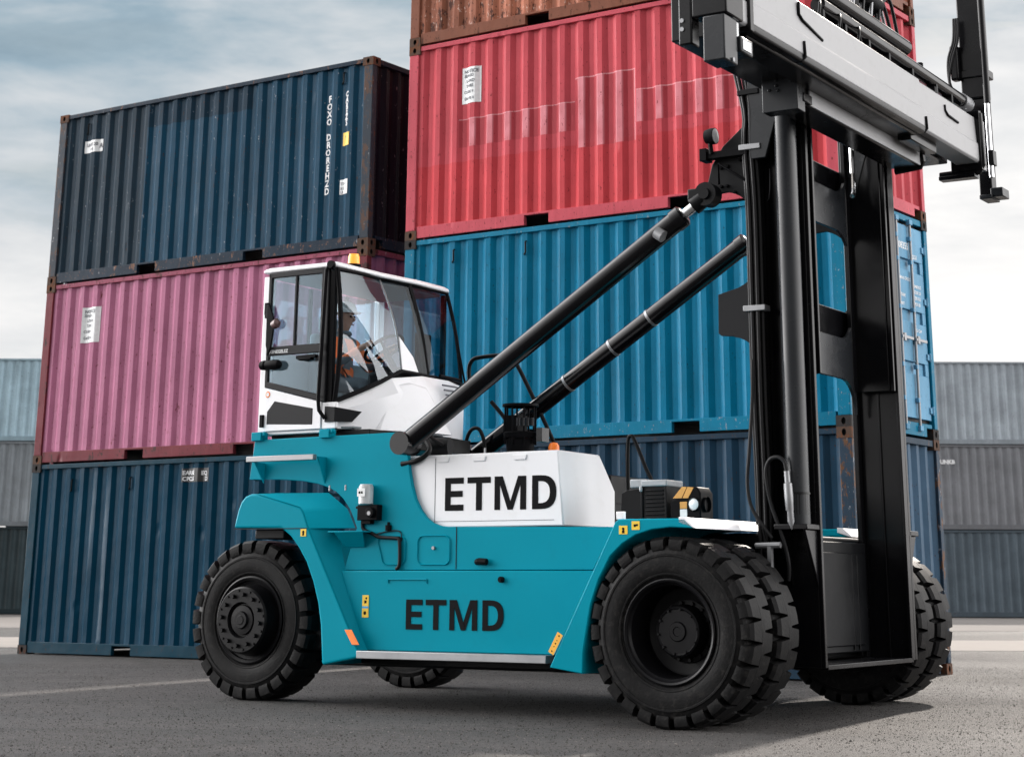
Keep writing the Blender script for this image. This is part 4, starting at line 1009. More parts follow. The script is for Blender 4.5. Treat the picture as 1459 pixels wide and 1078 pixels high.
# ---- mast: outer uprights, raised inner uprights, cross plates
m_ = MB()
m_.box(-0.05,0.34,1.30,2.85,0.62,1.26)
mast = m_.build('mast', BLACK, T, bevel=0.01)
Z0, Z1 = 0.385, 4.72
for near in (True, False):
    def Y(v): return v if near else 2*CY-v
    def bx(mb, x0, x1, ya, yb, z0, z1):
        a_, b_ = sorted((Y(ya), Y(yb))); mb.box(x0, x1, a_, b_, z0, z1)
    fl = 0.045 if near else 0.085
    u = MB(); bx(u,0.34,0.675,1.135,1.185,Z0,Z1); bx(u,0.675,0.705,1.135,1.135+fl,Z0,Z1); bx(u,0.30,0.34,1.05,1.265,Z0,Z1)
    bx(u,0.50,0.52,1.185,1.20,Z0,Z1)
    u.build('outer_upright', BLACK, mast, bevel=0.006)
    if not near:
        u = MB(); bx(u,0.66,0.700,1.075,1.125,Z0,Z1-0.2); u.build('guide_strip', BLACK, mast, bevel=0.006)
    u = MB(); bx(u,0.38,0.665,1.27,1.32,2.53,4.86); bx(u,0.665,0.70,1.265,1.30,2.53,4.86); bx(u,0.345,0.385,1.272,1.40,2.53,4.86)
    u.build('inner_upright', BLACK, mast, bevel=0.006)
    u = MB(); u.cyl((0.585,Y(1.02),1.40),(0.585,Y(1.02),4.72),0.088,28); lc = u.build('lift_cylinder', GUN, mast)
    u = MB(); u.cyl((0.585,Y(1.02),1.40),(0.585,Y(1.02),1.47),0.062,20); u.cyl((0.585,Y(1.02),1.47),(0.585,Y(1.02),1.62),0.088,24); u.cyl((0.585,Y(1.02),1.615),(0.585,Y(1.02),1.63),0.094,24); u.build('cylinder_foot', BLACK, lc)
    u = MB(); ya, yb = sorted((Y(0.90),Y(1.135)))
    u.prism([(0.44,1.40),(0.70,1.40),(0.715,1.36),(0.715,0.98),(0.665,0.98),(0.62,1.34),(0.44,1.34)], ya, ya+0.02, 'y') if False else None
    u.box(0.43,0.70,ya,yb,1.36,1.40)
    for xx in (0.46,0.66):
        u.plate([(xx,Y(0.91),1.36),(xx,Y(1.135),1.36),(xx,Y(1.135),0.95)],(0.02,0,0))
    u.build('cylinder_bracket', BLACK, mast, bevel=0.006)
# front plates of the outer mast
m_ = MB(); m_.box(0.34,0.36,1.26,2.89,0.45,1.30); m_.box(0.355,0.375,1.36,2.79,0.50,1.22); m_.build('mast_cross_plate', BLACK2, mast, bevel=0.010)
m_ = MB(); m_.box(0.36,0.705,1.185,2.965,0.37,0.405); m_.build('mast_sill', BLACK, mast, bevel=0.005)
m_ = MB(); m_.tube([(0.37,2.55,0.47),(0.37,2.55,1.20)],0.008,6); m_.tube([(0.37,2.66,0.47),(0.37,2.66,1.20)],0.008,6); m_.build('weld_rib', BLACK, mast)
# cross plates between the inner uprights, with rounded openings
def web(z0, z1, x=0.35, t=0.03, y0=1.34, y1=2.81, r=0.28, up=True, dn=True):
    pts = []
    k = 8
    if dn:
        pts += [(y0,z0-r)] + [(y0+r-r*math.cos(R(90*i/k)), z0-r+r*math.sin(R(90*i/k))) for i in range(1,k+1)]
        pts += [(y1-r+r*math.sin(R(90*i/k)), z0-r+r*math.cos(R(90*i/k))) for i in range(0,k)] + [(y1,z0-r)]
    else: pts += [(y0,z0),(y1,z0)]
    if up:
        pts += [(y1,z1+r)] + [(y1-r+r*math.cos(R(90*i/k)), z1+r-r*math.sin(R(90*i/k))) for i in range(1,k+1)]
        pts += [(y0+r-r*math.sin(R(90*i/k)), z1+r-r*math.cos(R(90*i/k))) for i in range(0,k)] + [(y0,z1+r)]
    else: pts += [(y1,z1),(y0,z1)]
    return MB().prism(pts, x, x+t, 'x')
web(2.62, 2.96).build('inner_cross_plate', GUN, mast, bevel=0.005)
web(3.88, 4.22).build('inner_cross_plate', GUN, mast, bevel=0.005)
m_ = MB(); m_.box(0.10,0.30,1.20,2.95,2.95,3.22); m_.build('outer_cross_beam', BLACK, mast, bevel=0.01)
m_ = MB(); m_.box(0.12,0.30,1.20,2.95,4.15,4.45); m_.build('outer_cross_beam', BLACK, mast, bevel=0.01)
m_ = MB(); m_.tube([(0.50,2.64,4.9),(0.50,2.64,4.28),(0.505,2.62,4.20),(0.51,2.58,4.17)],0.022,10); m_.build('chain_guard', CHROME, mast)
# brackets on the outer uprights for the tilt cylinders, and the lower wing plates
def arcpts(cx, cz, r, a0, a1, n=8): return [(cx+r*math.cos(R(a0+(a1-a0)*i/n)), cz+r*math.sin(R(a0+(a1-a0)*i/n))) for i in range(n+1)]
for yy in (1.06, 2*CY-1.06-0.03):
    w_ = MB(); w_.prism([(0.33,4.66),(0.22,4.52),(0.02,4.36),(-0.08,4.22),(-0.13,4.05),(-0.10,3.97),(0.05,3.98)]+arcpts(-0.02,3.66,0.33,75,8)+[(0.33,3.60)], yy, yy+0.03, 'y')
    w_.build('tilt_bracket', BLACK2, mast, bevel=0.005)
    w_ = MB(); w_.prism([(-0.055,3.165),(-0.06,2.86),(-0.035,2.84),(0.08,2.83)]+arcpts(0.02,2.52,0.31,80,10)+[(0.34,2.45),(0.34,3.50)]+arcpts(0.02,3.50,0.31,-5,-80), yy, yy+0.03, 'y')
    w_.build('hose_wing_plate', DARKGREY, mast, bevel=0.005)
w_ = MB(); w_.box(-0.22,0.0,0.88,0.98,3.90,4.00); w_.tube([(-0.30,0.93,3.78),(-0.16,0.93,3.88)],0.03,8); w_.build('clevis', BLACK2, mast, bevel=0.01)
w_ = MB(); w_.box(-0.135,0.28,0.95,1.03,4.245,4.30); w_.box(-0.13,-0.07,0.93,1.05,4.23,4.33)
w_.tube([(0.02,0.97,4.03),(0.02,0.97,4.20),(0.28,0.97,4.02)],0.012,8)
for px, pz in ((0.0,4.18),(0.06,4.19),(0.0,4.03),(0.05,4.03),(0.17,4.23),(0.12,3.97)): w_.cyl((px,1.06,pz),(px,1.04,pz),0.014,8)
w_.build('valve_block', LETTER, mast, bevel=0.005)
wl = MB(); wl.lathe([(0.0,0.0),(0.0,0.055),(0.05,0.066),(0.085,0.066)],(-0.075,0.95,4.425),20,'x'); wl.cyl((-0.04,0.95,4.37),(-0.03,0.95,4.28),0.02,8); mwl = wl.build('mast_lamp', LETTER, mast)
MB().lathe([(0.085,0.060),(0.092,0.04),(0.095,0.0)],(-0.075,0.95,4.425),20,'x').build('lamp_lens', LAMPW, mast)

# hoses running up the near upright
for i, (dx, dy) in enumerate(((0,0),(0.025,-0.02),(0.05,0.0),(0.075,-0.02),(0.10,0.01),(0.028,0.03),(0.066,0.03))):
    x = 0.235+dx; y = 0.985+dy
    lowz = (1.4, 0.95, 1.2, 1.1, 1.0, 1.3, 1.15)[i]
    top = [(0.13+0.04*i,y,5.35),(0.14+0.035*i,y,5.12)] if i < 5 else [(x,y,4.75)]
    hose('mast_hose', top+[(x+0.01,y,4.60),(x,y,4.35),(x+0.02,y,3.8),(x+0.02,y,3.05),(x+0.02,y,2.3),(x+0.03,y,1.7),(x+0.03,y,lowz)], 0.0165, HOSE, mast, sub=4)
for z in (4.30, 3.02, 4.75):
    w_ = MB(); w_.box(0.215,0.40,0.935,1.04,z-0.022,z+0.022); w_.build('hose_clamp', STEEL if z < 4.5 else BLACK2, mast, bevel=0.004)
hose('mast_hose', [(0.30,0.90,2.62),(0.285,0.90,2.3),(0.26,0.88,1.95),(0.24,0.87,1.70),(0.27,0.87,1.52),(0.36,0.88,1.38),(0.42,0.89,1.30)], 0.014, HOSE, mast)
hose('mast_hose', [(0.55,0.90,1.78),(0.535,0.90,1.85),(0.48,0.90,1.885),(0.41,0.90,1.86),(0.38,0.90,1.76),(0.41,0.91,1.55),(0.49,0.93,1.30),(0.52,0.95,1.12),(0.50,0.98,1.0)], 0.016, HOSE, mast)
hose('mast_hose', [(0.34,0.90,1.40),(0.36,0.92,1.2),(0.36,0.94,1.0)], 0.010, HOSE, mast)
w_ = MB(); w_.tube([(0.552,0.90,1.78),(0.556,0.90,1.70),(0.558,0.90,1.69),(0.562,0.90,1.60),(0.566,0.90,1.50),(0.57,0.90,1.49),(0.573,0.90,1.42),(0.578,0.90,1.36)],[0.022,0.022,0.032,0.034,0.030,0.024,0.026,0.004],12)
w_.build('grease_coupling', STEEL, mast)
w_ = MB(); w_.tube([(0.30,0.86,1.245),(0.50,0.86,1.25)],0.022,10); w_.box(0.40,0.43,0.84,0.88,1.0,1.24); w_.build('coupling_pin', STEEL, mast)
w_ = MB(); w_.tube([(0.44,1.03,4.12),(0.455,1.0,4.05),(0.455,0.99,3.95),(0.44,1.0,3.88),(0.41,1.03,3.86)],0.008,6); w_.build('grab_loop', LETTER, mast)

# ---- carriage and spreader
SB = MB()
SB.box(0.72,0.985,0.44,2.98,4.455,4.62)
carr = SB.build('carriage_beam', BLACK, T, bevel=0.012)
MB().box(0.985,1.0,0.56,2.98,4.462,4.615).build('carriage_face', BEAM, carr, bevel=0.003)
k = MB(); k.box(0.72,1.01,0.30,0.44,4.38,4.72)
for px, pz in ((0.76,4.67),(0.78,4.65),(0.84,4.62),(0.89,4.63),(0.84,4.58),(0.78,4.55),(0.85,4.54),(0.96,4.60)): k.cyl((px,0.30,pz),(px,0.288,pz),0.013,8)
k.build('side_plate', GUN, carr, bevel=0.006)
k = MB(); k.box(0.975,1.02,0.40,0.56,4.46,4.53); k.build('end_stop', BLACK, carr, bevel=0.008)
k = MB(); k.tube([(1.0,2.99,4.62),(1.01,3.0,4.50),(0.98,3.02,4.46),(0.75,3.02,4.44)],0.03,8); k.build('end_hook', BLACK, carr)
k = MB()
for yc in (0.95,1.30,2.82,3.10): k.plate([(0.30,yc,4.20),(0.44,yc,4.20),(0.60,yc,4.70),(0.95,yc,4.90),(0.95,yc,5.25),(0.45,yc,5.25),(0.30,yc,4.9)],(0,0.03,0))
k.box(0.70,0.74,0.95,3.13,4.62,5.2)
k.build('carriage_plate', GUN, carr, bevel=0.006)

B = MB(); B.prism([(1.0,4.615),(1.245,4.615),(1.25,4.63),(1.25,4.80),(1.238,4.815),(1.238,5.05),(1.20,5.08),(1.0,5.08)], -1.06, 3.90, 'y') if False else None
# beam section in x-z swept along y
sec = [(1.0,4.661),(1.25,4.661),(1.25,4.812),(1.236,4.826),(1.225,5.075),(1.0,5.075)]
def sweep_y(sec, y0, y1): return MB().prism(sec, y0, y1, 'y')
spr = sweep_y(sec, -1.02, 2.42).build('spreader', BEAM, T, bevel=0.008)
sec2 = [(1.02,4.635),(1.22,4.635),(1.238,4.65),(1.238,4.806),(1.226,4.82),(1.215,5.06),(1.02,5.06)]
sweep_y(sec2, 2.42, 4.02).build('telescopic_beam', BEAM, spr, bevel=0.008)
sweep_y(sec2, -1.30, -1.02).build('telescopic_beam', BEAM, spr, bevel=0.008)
MB().box(0.62,0.985,-1.0,3.75,4.625,4.98).build('rear_beam', BLACK, spr, bevel=0.01)
MB().prism([(0.99,4.578),(1.185,4.578),(1.195,4.598),(0.99,4.598)],-0.98,2.36,'y').build('under_beam', BLACK, spr, bevel=0.006)
MB().prism([(1.0,4.600),(1.225,4.600),(1.243,4.606),(1.252,4.622),(1.254,4.660),(1.0,4.660)],-1.02,2.42,'y').build('dark_beam_edge', BLACK, spr, bevel=0.004)  # black strip paints in the dark ground reflection along the beam's bottom edge
MB().box(1.04,1.16,2.32,2.95,4.54,4.633).build('wear_pad', BLACK, spr, bevel=0.008)
k = MB()
for y_ in (-0.98, -1.0): pass
k.box(0.97,1.262,-1.06,-1.0,4.60,5.09); k.build('beam_collar', BLACK, spr, bevel=0.006)
# cut-outs and strap ends on the front face
def strap(pts, r=0.012): MB().tube(pts, r, 6).build('strap_end', LETTER, spr)
strap([(1.240,-0.16,5.05),(1.240,-0.16,4.96),(1.240,-0.10,4.93),(1.236,0.28,4.87)])
strap([(1.256,-0.12,4.76),(1.262,-0.12,4.64),(1.24,-0.14,4.61),(1.20,-0.15,4.605)])
strap([(1.224,3.05,4.99),(1.226,3.05,4.94),(1.230,3.10,4.91),(1.226,3.38,4.90)])
strap([(1.246,2.48,4.76),(1.250,2.48,4.655),(1.235,2.46,4.625),(1.15,2.44,4.615)])
# near end: twistlock housing
e1 = MB(); e1.box(1.04,1.30,-1.52,-1.25,4.60,4.80); e1.box(0.94,1.04,-1.52,-1.40,4.42,4.85)
ea = e1.build('end_arm', BLACK, spr, bevel=0.012)
k = MB(); k.box(1.14,1.30,-1.56,-1.36,4.27,4.585); k.build('twistlock_head', GUN, ea, bevel=0.010)
k = MB(); k.box(1.16,1.32,-1.35,-1.16,4.37,4.48); k.build('flipper_block', GUN, ea, bevel=0.010)
k = MB(); k.box(1.26,1.268,-1.355,-1.27,4.49,4.595); k.box(1.322,1.326,-1.33,-1.20,4.39,4.46); k.build('white_plate', STICKW, ea, smooth=0)
k = MB(); k.cyl((1.30,-1.45,4.29),(1.312,-1.45,4.29),0.016,8); k.build('bolt', STEEL, ea); k = MB(); k.cyl((0.97,-1.50,4.53),(0.97,-1.53,4.53),0.016,8); k.build('bolt', STEEL, ea); k = MB(); k.cyl((0.97,-1.50,4.59),(0.97,-1.53,4.59),0.016,8); k.build('bolt', STEEL, ea)
# far end: collar, telescopic leg with foot
k = MB(); k.box(0.97,1.26,3.88,3.95,4.57,5.12); k.tube([(1.245,3.92,5.10),(1.25,3.92,4.62),(1.22,3.92,4.565),(0.85,3.92,4.555)],0.035,10); k.box(0.86,1.20,3.84,3.96,4.50,4.535); k.build('end_collar', BLACK, spr, bevel=0.008)
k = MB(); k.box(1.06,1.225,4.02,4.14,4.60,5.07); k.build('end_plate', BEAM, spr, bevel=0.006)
lg = MB(); lg.box(1.01,1.235,4.20,4.38,5.32,6.75); leg = lg.build('side_leg', BLACK, spr, bevel=0.014)
k = MB(); k.box(1.06,1.235,4.22,4.36,4.72,5.32); k.box(1.115,1.235,4.22,4.36,4.375,4.74); k.build('inner_leg', BLACK, leg, bevel=0.010)
k = MB(); k.box(0.985,1.265,4.18,4.40,5.52,5.60); k.build('leg_collar', BLACK, leg, bevel=0.01)
k = MB(); k.box(1.22,1.335,4.20,4.40,4.375,4.46); k.box(1.12,1.24,4.18,4.42,4.36,4.40); k.build('leg_foot', GUN, leg, bevel=0.008)
k = MB(); k.cyl((1.25,4.18,4.55),(1.25,4.18,5.30),0.024,14); k.build('leg_cylinder', CHROME, leg)
k = MB(); k.box(1.24,1.29,4.14,4.24,4.66,4.80); k.cyl((1.255,4.18,5.25),(1.255,4.18,6.4),0.032,14); k.build('leg_cylinder_body', BLACK, leg, bevel=0.006)
for i in range(3):
    hose('leg_hose', [(1.02+0.03*i,4.12,5.02),(0.99+0.02*i,4.12,5.25),(0.93,4.12,5.48),(0.93+0.02*i,4.12,5.70),(0.99+0.02*i,4.12,5.88),(1.0+0.02*i,4.14,6.1)], 0.014, HOSE, leg)
k = MB(); k.box(0.94,1.02,4.12,4.22,5.50,5.84); k.build('hose_guard', BLACK, leg, bevel=0.02)
# cylinders, pipes and hoses lying on top of the beam
k = MB(); k.cyl((1.10,0.55,5.25),(1.10,3.90,5.23),0.062,20); cc = k.build('extension_cylinder', GLOSSB, spr)
k = MB(); k.cyl((1.10,3.86,5.23),(1.10,4.06,5.23),0.072,20); k.cyl((1.10,3.94,5.16),(1.10,3.94,5.30),0.03,10); k.build('cylinder_clamp', STEEL, cc)
k = MB(); k.cyl((1.02,-1.0,5.44),(1.02,2.66,5.44),0.075,20); k.build('extension_cylinder', GLOSSB, spr)
k = MB(); k.box(0.70,1.16,-0.9,3.85,5.076,5.11); k.build('top_tray', BLACK, spr, bevel=0.004)
for y_ in (0.55,1.0,1.5,1.95,2.5,3.1,3.5):
    k = MB(); k.box(1.05,1.15,y_-0.02,y_+0.02,5.11,5.20); k.build('cylinder_saddle', BLACK2, spr, bevel=0.004)
k = MB(); k.tube([(0.95,1.6,5.72),(0.95,2.2,5.70)],0.085,14); k.box(0.9,1.0,1.5,1.7,5.55,5.70); k.build('valve_manifold', LETTER, spr, bevel=0.01)
rnd = random.Random(3)
for i in range(9):
    y0 = 0.9+0.16*i; z0 = 5.50+rnd.uniform(0,0.1)
    hose('spreader_hose', [(1.0,y0,5.12),(1.0+rnd.uniform(-.08,.05),y0+0.05,z0),(0.98,y0+0.25,z0+0.18+rnd.uniform(0,.15)),(0.96,y0+0.5,z0+0.05),(0.95,y0+0.62,5.35)], 0.016, HOSE if i % 3 else STEEL, spr)
for y_ in (0.35,0.75,1.15):
    hose('spreader_hose', [(1.18,y_,5.07),(1.19,y_+0.02,5.17),(1.15,y_+0.12,5.24),(1.12,y_+0.22,5.18),(1.12,y_+0.25,5.09)], 0.012, HOSE, spr)
k = MB(); k.box(1.10,1.16,3.0,3.06,5.09,5.16); k.cyl((1.02,3.05,5.32),(1.02,3.05,5.40),0.03,10); k.build('proximity_sensor', LETTER, spr, bevel=0.004)

# ---- cab
CB = MB()
CB.box(-4.46,-3.66,0.80,2.56,2.215,2.245)
cab = CB.build('cab', WHITE, T, bevel=0.008)
def part(name, mb, mat, parent=None, bevel=0.006, smooth=35): return mb.build(name, mat, parent or cab, bevel=bevel, smooth=smooth)
# roof with a slightly crowned edge
rp = [(-4.47,0.775),(-3.665,0.775),(-3.64,0.80),(-3.655,1.50),(-3.62,2.0),(-3.645,2.56),(-3.67,2.60),(-4.47,2.60)]
rt = MB(); nr_ = len(rp); cxr, cyr = -4.05, 1.68
lo = [(x,y,3.650) for x,y in rp]; mid = [(x,y,3.678) for x,y in rp]; hi = [(cxr+(x-cxr)*0.93, cyr+(y-cyr)*0.95, 3.702) for x,y in rp]
rt.add(lo+mid+hi, [list(range(nr_))[::-1]] + [(j*nr_+i, j*nr_+(i+1)%nr_, (j+1)*nr_+(i+1)%nr_, (j+1)*nr_+i) for j in range(2) for i in range(nr_)] + [[2*nr_+i for i in range(nr_)]])
part('roof', rt, WHITE, bevel=0.012)
part('headliner', MB().box(-4.42,-3.72,0.84,2.52,3.605,3.636), INTERL)
part('rear_post', MB().box(-4.47,-4.405,0.795,0.88,2.24,3.62), WHITE)
part('rear_post', MB().box(-4.47,-4.405,2.48,2.56,2.24,3.62), WHITE)
rw = MB(); rw.box(-4.465,-4.43,0.88,2.48,2.24,2.96); part('rear_wall', rw, INTER)
rg = MB(); rg.box(-4.455,-4.445,0.88,2.48,2.96,3.60); part('rear_window', rg, GLASS, bevel=0)
rw = MB()
for y_ in (1.45, 2.0): rw.box(-4.465,-4.435,y_-0.02,y_+0.02,2.96,3.60)
part('rear_window_bar', rw, LETTER)
fw = MB(); fw.box(-4.40,-3.66,2.53,2.555,2.24,2.80); part('side_wall', fw, WHITE)
part('side_window', MB().box(-4.40,-3.68,2.540,2.548,2.80,3.61), GLASS, bevel=0)
# door: white skin with a black glazed frame
dy0, dy1 = 0.775, 0.805
dr_ = MB()
dr_.prism([(-4.395,2.245),(-3.755,2.245),(-3.755,2.475),(-4.395,2.625)], dy0, dy1, 'y')
door = part('door', dr_, WHITE)
df = MB()
df.prism([(-4.40,2.630),(-3.72,2.470),(-3.72,2.525),(-4.40,2.685)], dy0, dy1, 'y')           # sill
df.box(-4.40,-4.365,dy0,dy1,2.66,3.64); df.box(-3.80,-3.72,dy0,dy1,2.50,3.64)
df.box(-4.40,-3.72,dy0,dy1,3.60,3.645); df.box(-4.40,-3.72,dy0,dy1,2.905,2.985)
df.box(-4.10,-4.075,dy0,dy1,2.985,3.60)
part('door_frame', df, DARKGREY, door)
part('door_glass', MB().box(-4.37,-3.79,dy0+0.012,dy0+0.018,2.55,3.61), GLASS, door, bevel=0)
t = MB(); text_mesh(t, "XENEGELSZ", 0.040, (-4.36,dy0-0.003,2.925), (1,0,0), (0,0,1), bold=0.001); part('door_text', t, WHITEINK, door, bevel=0, smooth=0)
bp_ = MB(); bp_.prism([(-4.355,2.305),(-3.845,2.285),(-3.845,2.425),(-4.275,2.505),(-4.355,2.415)], dy0-0.004, dy0+0.01, 'y'); part('door_vent_panel', bp_, DARKGREY, door)
k = MB(); k.lathe([(0,0.028),(-0.004,0.024),(-0.004,0.018)],(-4.355,dy0,2.565),18,'y'); part('lock_ring', k, ORANGE, door, bevel=0)
k = MB(); k.lathe([(-0.004,0.018),(-0.003,0)],(-4.355,dy0,2.565),14,'y'); part('lock_core', k, STICKW, door, bevel=0)
k = MB(); k.box(-4.02,-3.80,dy0-0.05,dy0-0.01,2.855,2.885); k.box(-3.99,-3.85,dy0-0.055,dy0,2.84,2.86); part('door_handle', k, LETTER, door)
for z in (3.32, 2.33): part('door_hinge', MB().box(-4.425,-4.385,dy0-0.02,dy0+0.01,z-0.05,z+0.06), LETTER, door)
# front quarter: black pillar, sill, kick panel
part('front_pillar', MB().box(-3.722,-3.655,0.79,0.83,2.47,3.62), LETTER)
part('front_pillar', MB().box(-3.70,-3.66,2.50,2.55,2.80,3.62), LETTER)
part('quarter_panel', MB().box(-3.752,-3.60,0.785,0.82,2.245,2.47), WHITE)
vp = MB(); vp.prism([(-3.715,2.305),(-3.44,2.31),(-3.36,2.395),(-3.715,2.43)], 0.770, 0.788, 'y')
# windscreen: corner pane and front pane lean forward at the bottom
Nt, Nb = Vector((-3.655,0.80,3.63)), Vector((-3.640,0.80,2.475))
Mt, Mb = Vector((-3.705,1.50,3.645)), Vector((-3.425,1.50,2.79))
Ft, Fb = Vector((-3.670,2.56,3.645)), Vector((-3.490,2.56,2.775))
def bulge(a, b, k): return [a.lerp(b, t) + Vector((0.06*k*math.sin(math.pi*t), 0, 0)) for t in [i/8 for i in range(9)]]
def pane(TL, TR, BL, BR, name, mat, kt=0.3, kb=0.8, curve=0.05):
    top = bulge(TL, TR, kt); bot = bulge(BL, BR, kb); rows = []
    for j in range(7):
        t = j/6; rows.append([a.lerp(b, t) + Vector((curve*math.sin(math.pi*t), 0, 0)) for a, b in zip(top, bot)])
    vs = [p for r in rows for p in r]; n = len(top)
    mb = MB().add(vs, [(j*n+i, (j+1)*n+i, (j+1)*n+i+1, j*n+i+1) for j in range(6) for i in range(n-1)])
    o = part(name, mb, mat, bevel=0, smooth=80); return rows
r1 = pane(Nt, Mt, Nb, Mb, 'corner_window', GLASSC, 0.4, 0.6, 0.05)
r2 = pane(Mt, Ft, Mb, Fb, 'windscreen', GLASSD, 0.4, 0.4, 0.03)
part('glass_edge', MB().tube([r[-1] for r in r1], 0.009, 6), STEEL, bevel=0)
part('glass_seal', MB().tube(r1[-1], 0.022, 6), LETTER, bevel=0)
part('glass_seal', MB().tube(r1[0], 0.020, 6), LETTER, bevel=0)
part('glass_seal', MB().tube(r2[0], 0.020, 6), LETTER, bevel=0)
part('glass_seal', MB().tube(r2[-1], 0.020, 6), LETTER, bevel=0)
part('glass_seal', MB().tube([r[-1] for r in r2], 0.018, 6), LETTER, bevel=0)
part('windscreen_bar', MB().tube([r[4]-Vector((0.02,0.10,0)) for r in r2], 0.032, 8), LETTER, bevel=0)
part('windscreen_bar', MB().tube([r[0]+Vector((0,0.012,0)) for r in r1], 0.022, 8), LETTER, bevel=0)
# small white sliver at the foot of the corner pane
fn = MB(); q0, q1 = r2[6][0], r2[4][0]
fn.plate([Vector(q0)+Vector((0.012,0,-0.01)), r2[6][2]+Vector((0.012,0,-0.01)), r2[5][1]+Vector((0.02,0.06,0)), r2[4][0]+Vector((0.012,0.03,0.03))], (-0.01,0,0)); part('white_sliver', fn, WHITE, bevel=0.002)
# white nose under the windscreen
bl = [Vector((-3.62,0.80,2.245)), Vector((-3.40,1.0,2.235)), Vector((-3.24,1.36,2.235)), Vector((-3.20,1.75,2.235)), Vector((-3.28,2.2,2.235)), Vector((-3.46,2.56,2.25))]
tl = [Vector((-3.64,0.80,2.45)), Vector((-3.555,1.03,2.555)), Vector((-3.435,1.36,2.715)), Vector((-3.375,1.75,2.765)), Vector((-3.39,2.2,2.765)), Vector((-3.49,2.56,2.75))]
ml = [a.lerp(b,0.72)+Vector((0.035,-0.01,0)) for a, b in zip(bl, tl)]
nm = MB(); nn = len(bl)
nm.add(bl+ml+tl, [(j*nn+i, j*nn+i+1, (j+1)*nn+i+1, (j+1)*nn+i) for j in range(2) for i in range(nn-1)])
nm.add(tl+[Vector((-3.9,0.85,2.45)),Vector((-3.9,2.5,2.70))], [list(range(nn))+[nn+1,nn]])
nose = part('nose', nm, WHITE, bevel=0.010, smooth=18)
bg_ = MB()
bA = [Vector((-3.345,1.06,2.24)),Vector((-3.13,1.50,2.24)),Vector((-3.10,1.86,2.24))]; bT = [Vector((-3.41,1.36,2.655)),Vector((-3.325,1.52,2.685)),Vector((-3.30,1.72,2.66))]
bg_.add(bA+bT+[p-Vector((0.12,-0.02,0)) for p in bA+bT], [(0,1,4,3),(1,2,5,4),(6,0,3,9),(2,8,11,5),(3,4,10,9),(4,5,11,10)])
part('nose_bulge', bg_, WHITE, nose, bevel=0.02)
for i in range(3):
    z = 2.70-0.045*i
    part('vent_slot', MB().tube([(-3.285+0.02*i,1.95,z),(-3.285+0.02*i,2.15,z),(-3.36+0.02*i,2.45,z)],0.009,6), INKG, nose, bevel=0)
vp2 = MB(); vp2.plate([(-3.71,0.768,2.30),(-3.71,0.768,2.435),(-3.60,0.768,2.425),(-3.60,0.768,2.30)],(0,0.02,0)); vp2.plate([(-3.60,0.768,2.30),(-3.60,0.768,2.425),(-3.44,0.930,2.39),(-3.50,0.87,2.30)],(0,0.02,0)); part('kick_vent', vp2, DARKGREY, bevel=0.003)
# grab rail, lamps and mirror, beacon, wiper, cab mounts
part('grab_rail', MB().tube([(-3.70,0.75,3.66),(-3.72,0.735,3.62),(-3.76,0.735,2.50),(-3.75,0.74,2.40),(-3.70,0.76,2.33)],0.017,8), LETTER, bevel=0)
k = MB(); k.cyl((-3.68,0.77,3.665),(-3.68,0.73,3.665),0.035,14); part('rail_boss', k, LETTER, bevel=0)
k = MB(); k.tube([(-4.42,0.745,2.82),(-4.37,0.745,2.82)],[0.040,0.044],14); k.tube([(-4.37,0.745,2.82),(-4.28,0.745,2.82),(-4.22,0.745,2.82),(-4.195,0.745,2.82)],[0.036,0.046,0.040,0.015],14); k.box(-4.40,-4.36,0.745,0.80,2.80,2.84); part('side_lamp', k, LETTER, bevel=0.004)
k = MB(); k.prism([(-4.39,3.36),(-4.36,3.36),(-4.31,3.25),(-4.30,3.15),(-4.325,2.98),(-4.36,2.90),(-4.385,3.0)],0.745,0.765,'y'); k.box(-4.415,-4.36,0.75,0.79,3.24,3.28); part('mirror_housing', k, LETTER)
k = MB(); k.tube([(-4.315,0.755,3.17),(-4.27,0.755,3.19),(-4.245,0.755,3.18)],[0.035,0.045,0.022],12); part('mirror', k, flat('mirror_back',(0.14,0.08,0.08),0.4), bevel=0)
k = MB(); k.lathe([(3.80,0.056),(3.87,0.052),(3.895,0.044),(3.90,0.0)],(-4.0,1.50,0.0),20,'z'); bc = part('beacon', k, AMBER, bevel=0)
k = MB(); k.lathe([(3.70,0.060),(3.76,0.064),(3.80,0.070),(3.80,0)],(-4.0,1.50,0.0),20,'z'); part('beacon_base', k, LETTER, bc, bevel=0)
part('wiper', MB().tube([r2[6][7]+Vector((0.05,0.1,0)), r2[5][6]+Vector((0.05,0.18,0)), r2[2][6]+Vector((0.05,0.16,0))],0.010,6), LETTER, bevel=0)
part('wiper', MB().tube([r2[6][5]+Vector((0.05,-0.1,0.02)), r2[6][6]+Vector((0.05,0.12,0.015))],0.014,6), LETTER, bevel=0)
for x in (-4.41,-3.66):
    k = MB(); k.box(x-0.05,x+0.06,0.70,0.80,2.16,2.235); k.cyl((x+0.085,0.72,2.20),(x+0.085,0.72,2.235),0.02,8); part('cab_mount', k, TEAL, T)
part('cab_base', MB().box(-4.38,-3.30,0.88,2.45,2.10,2.235), BLACK2, T)
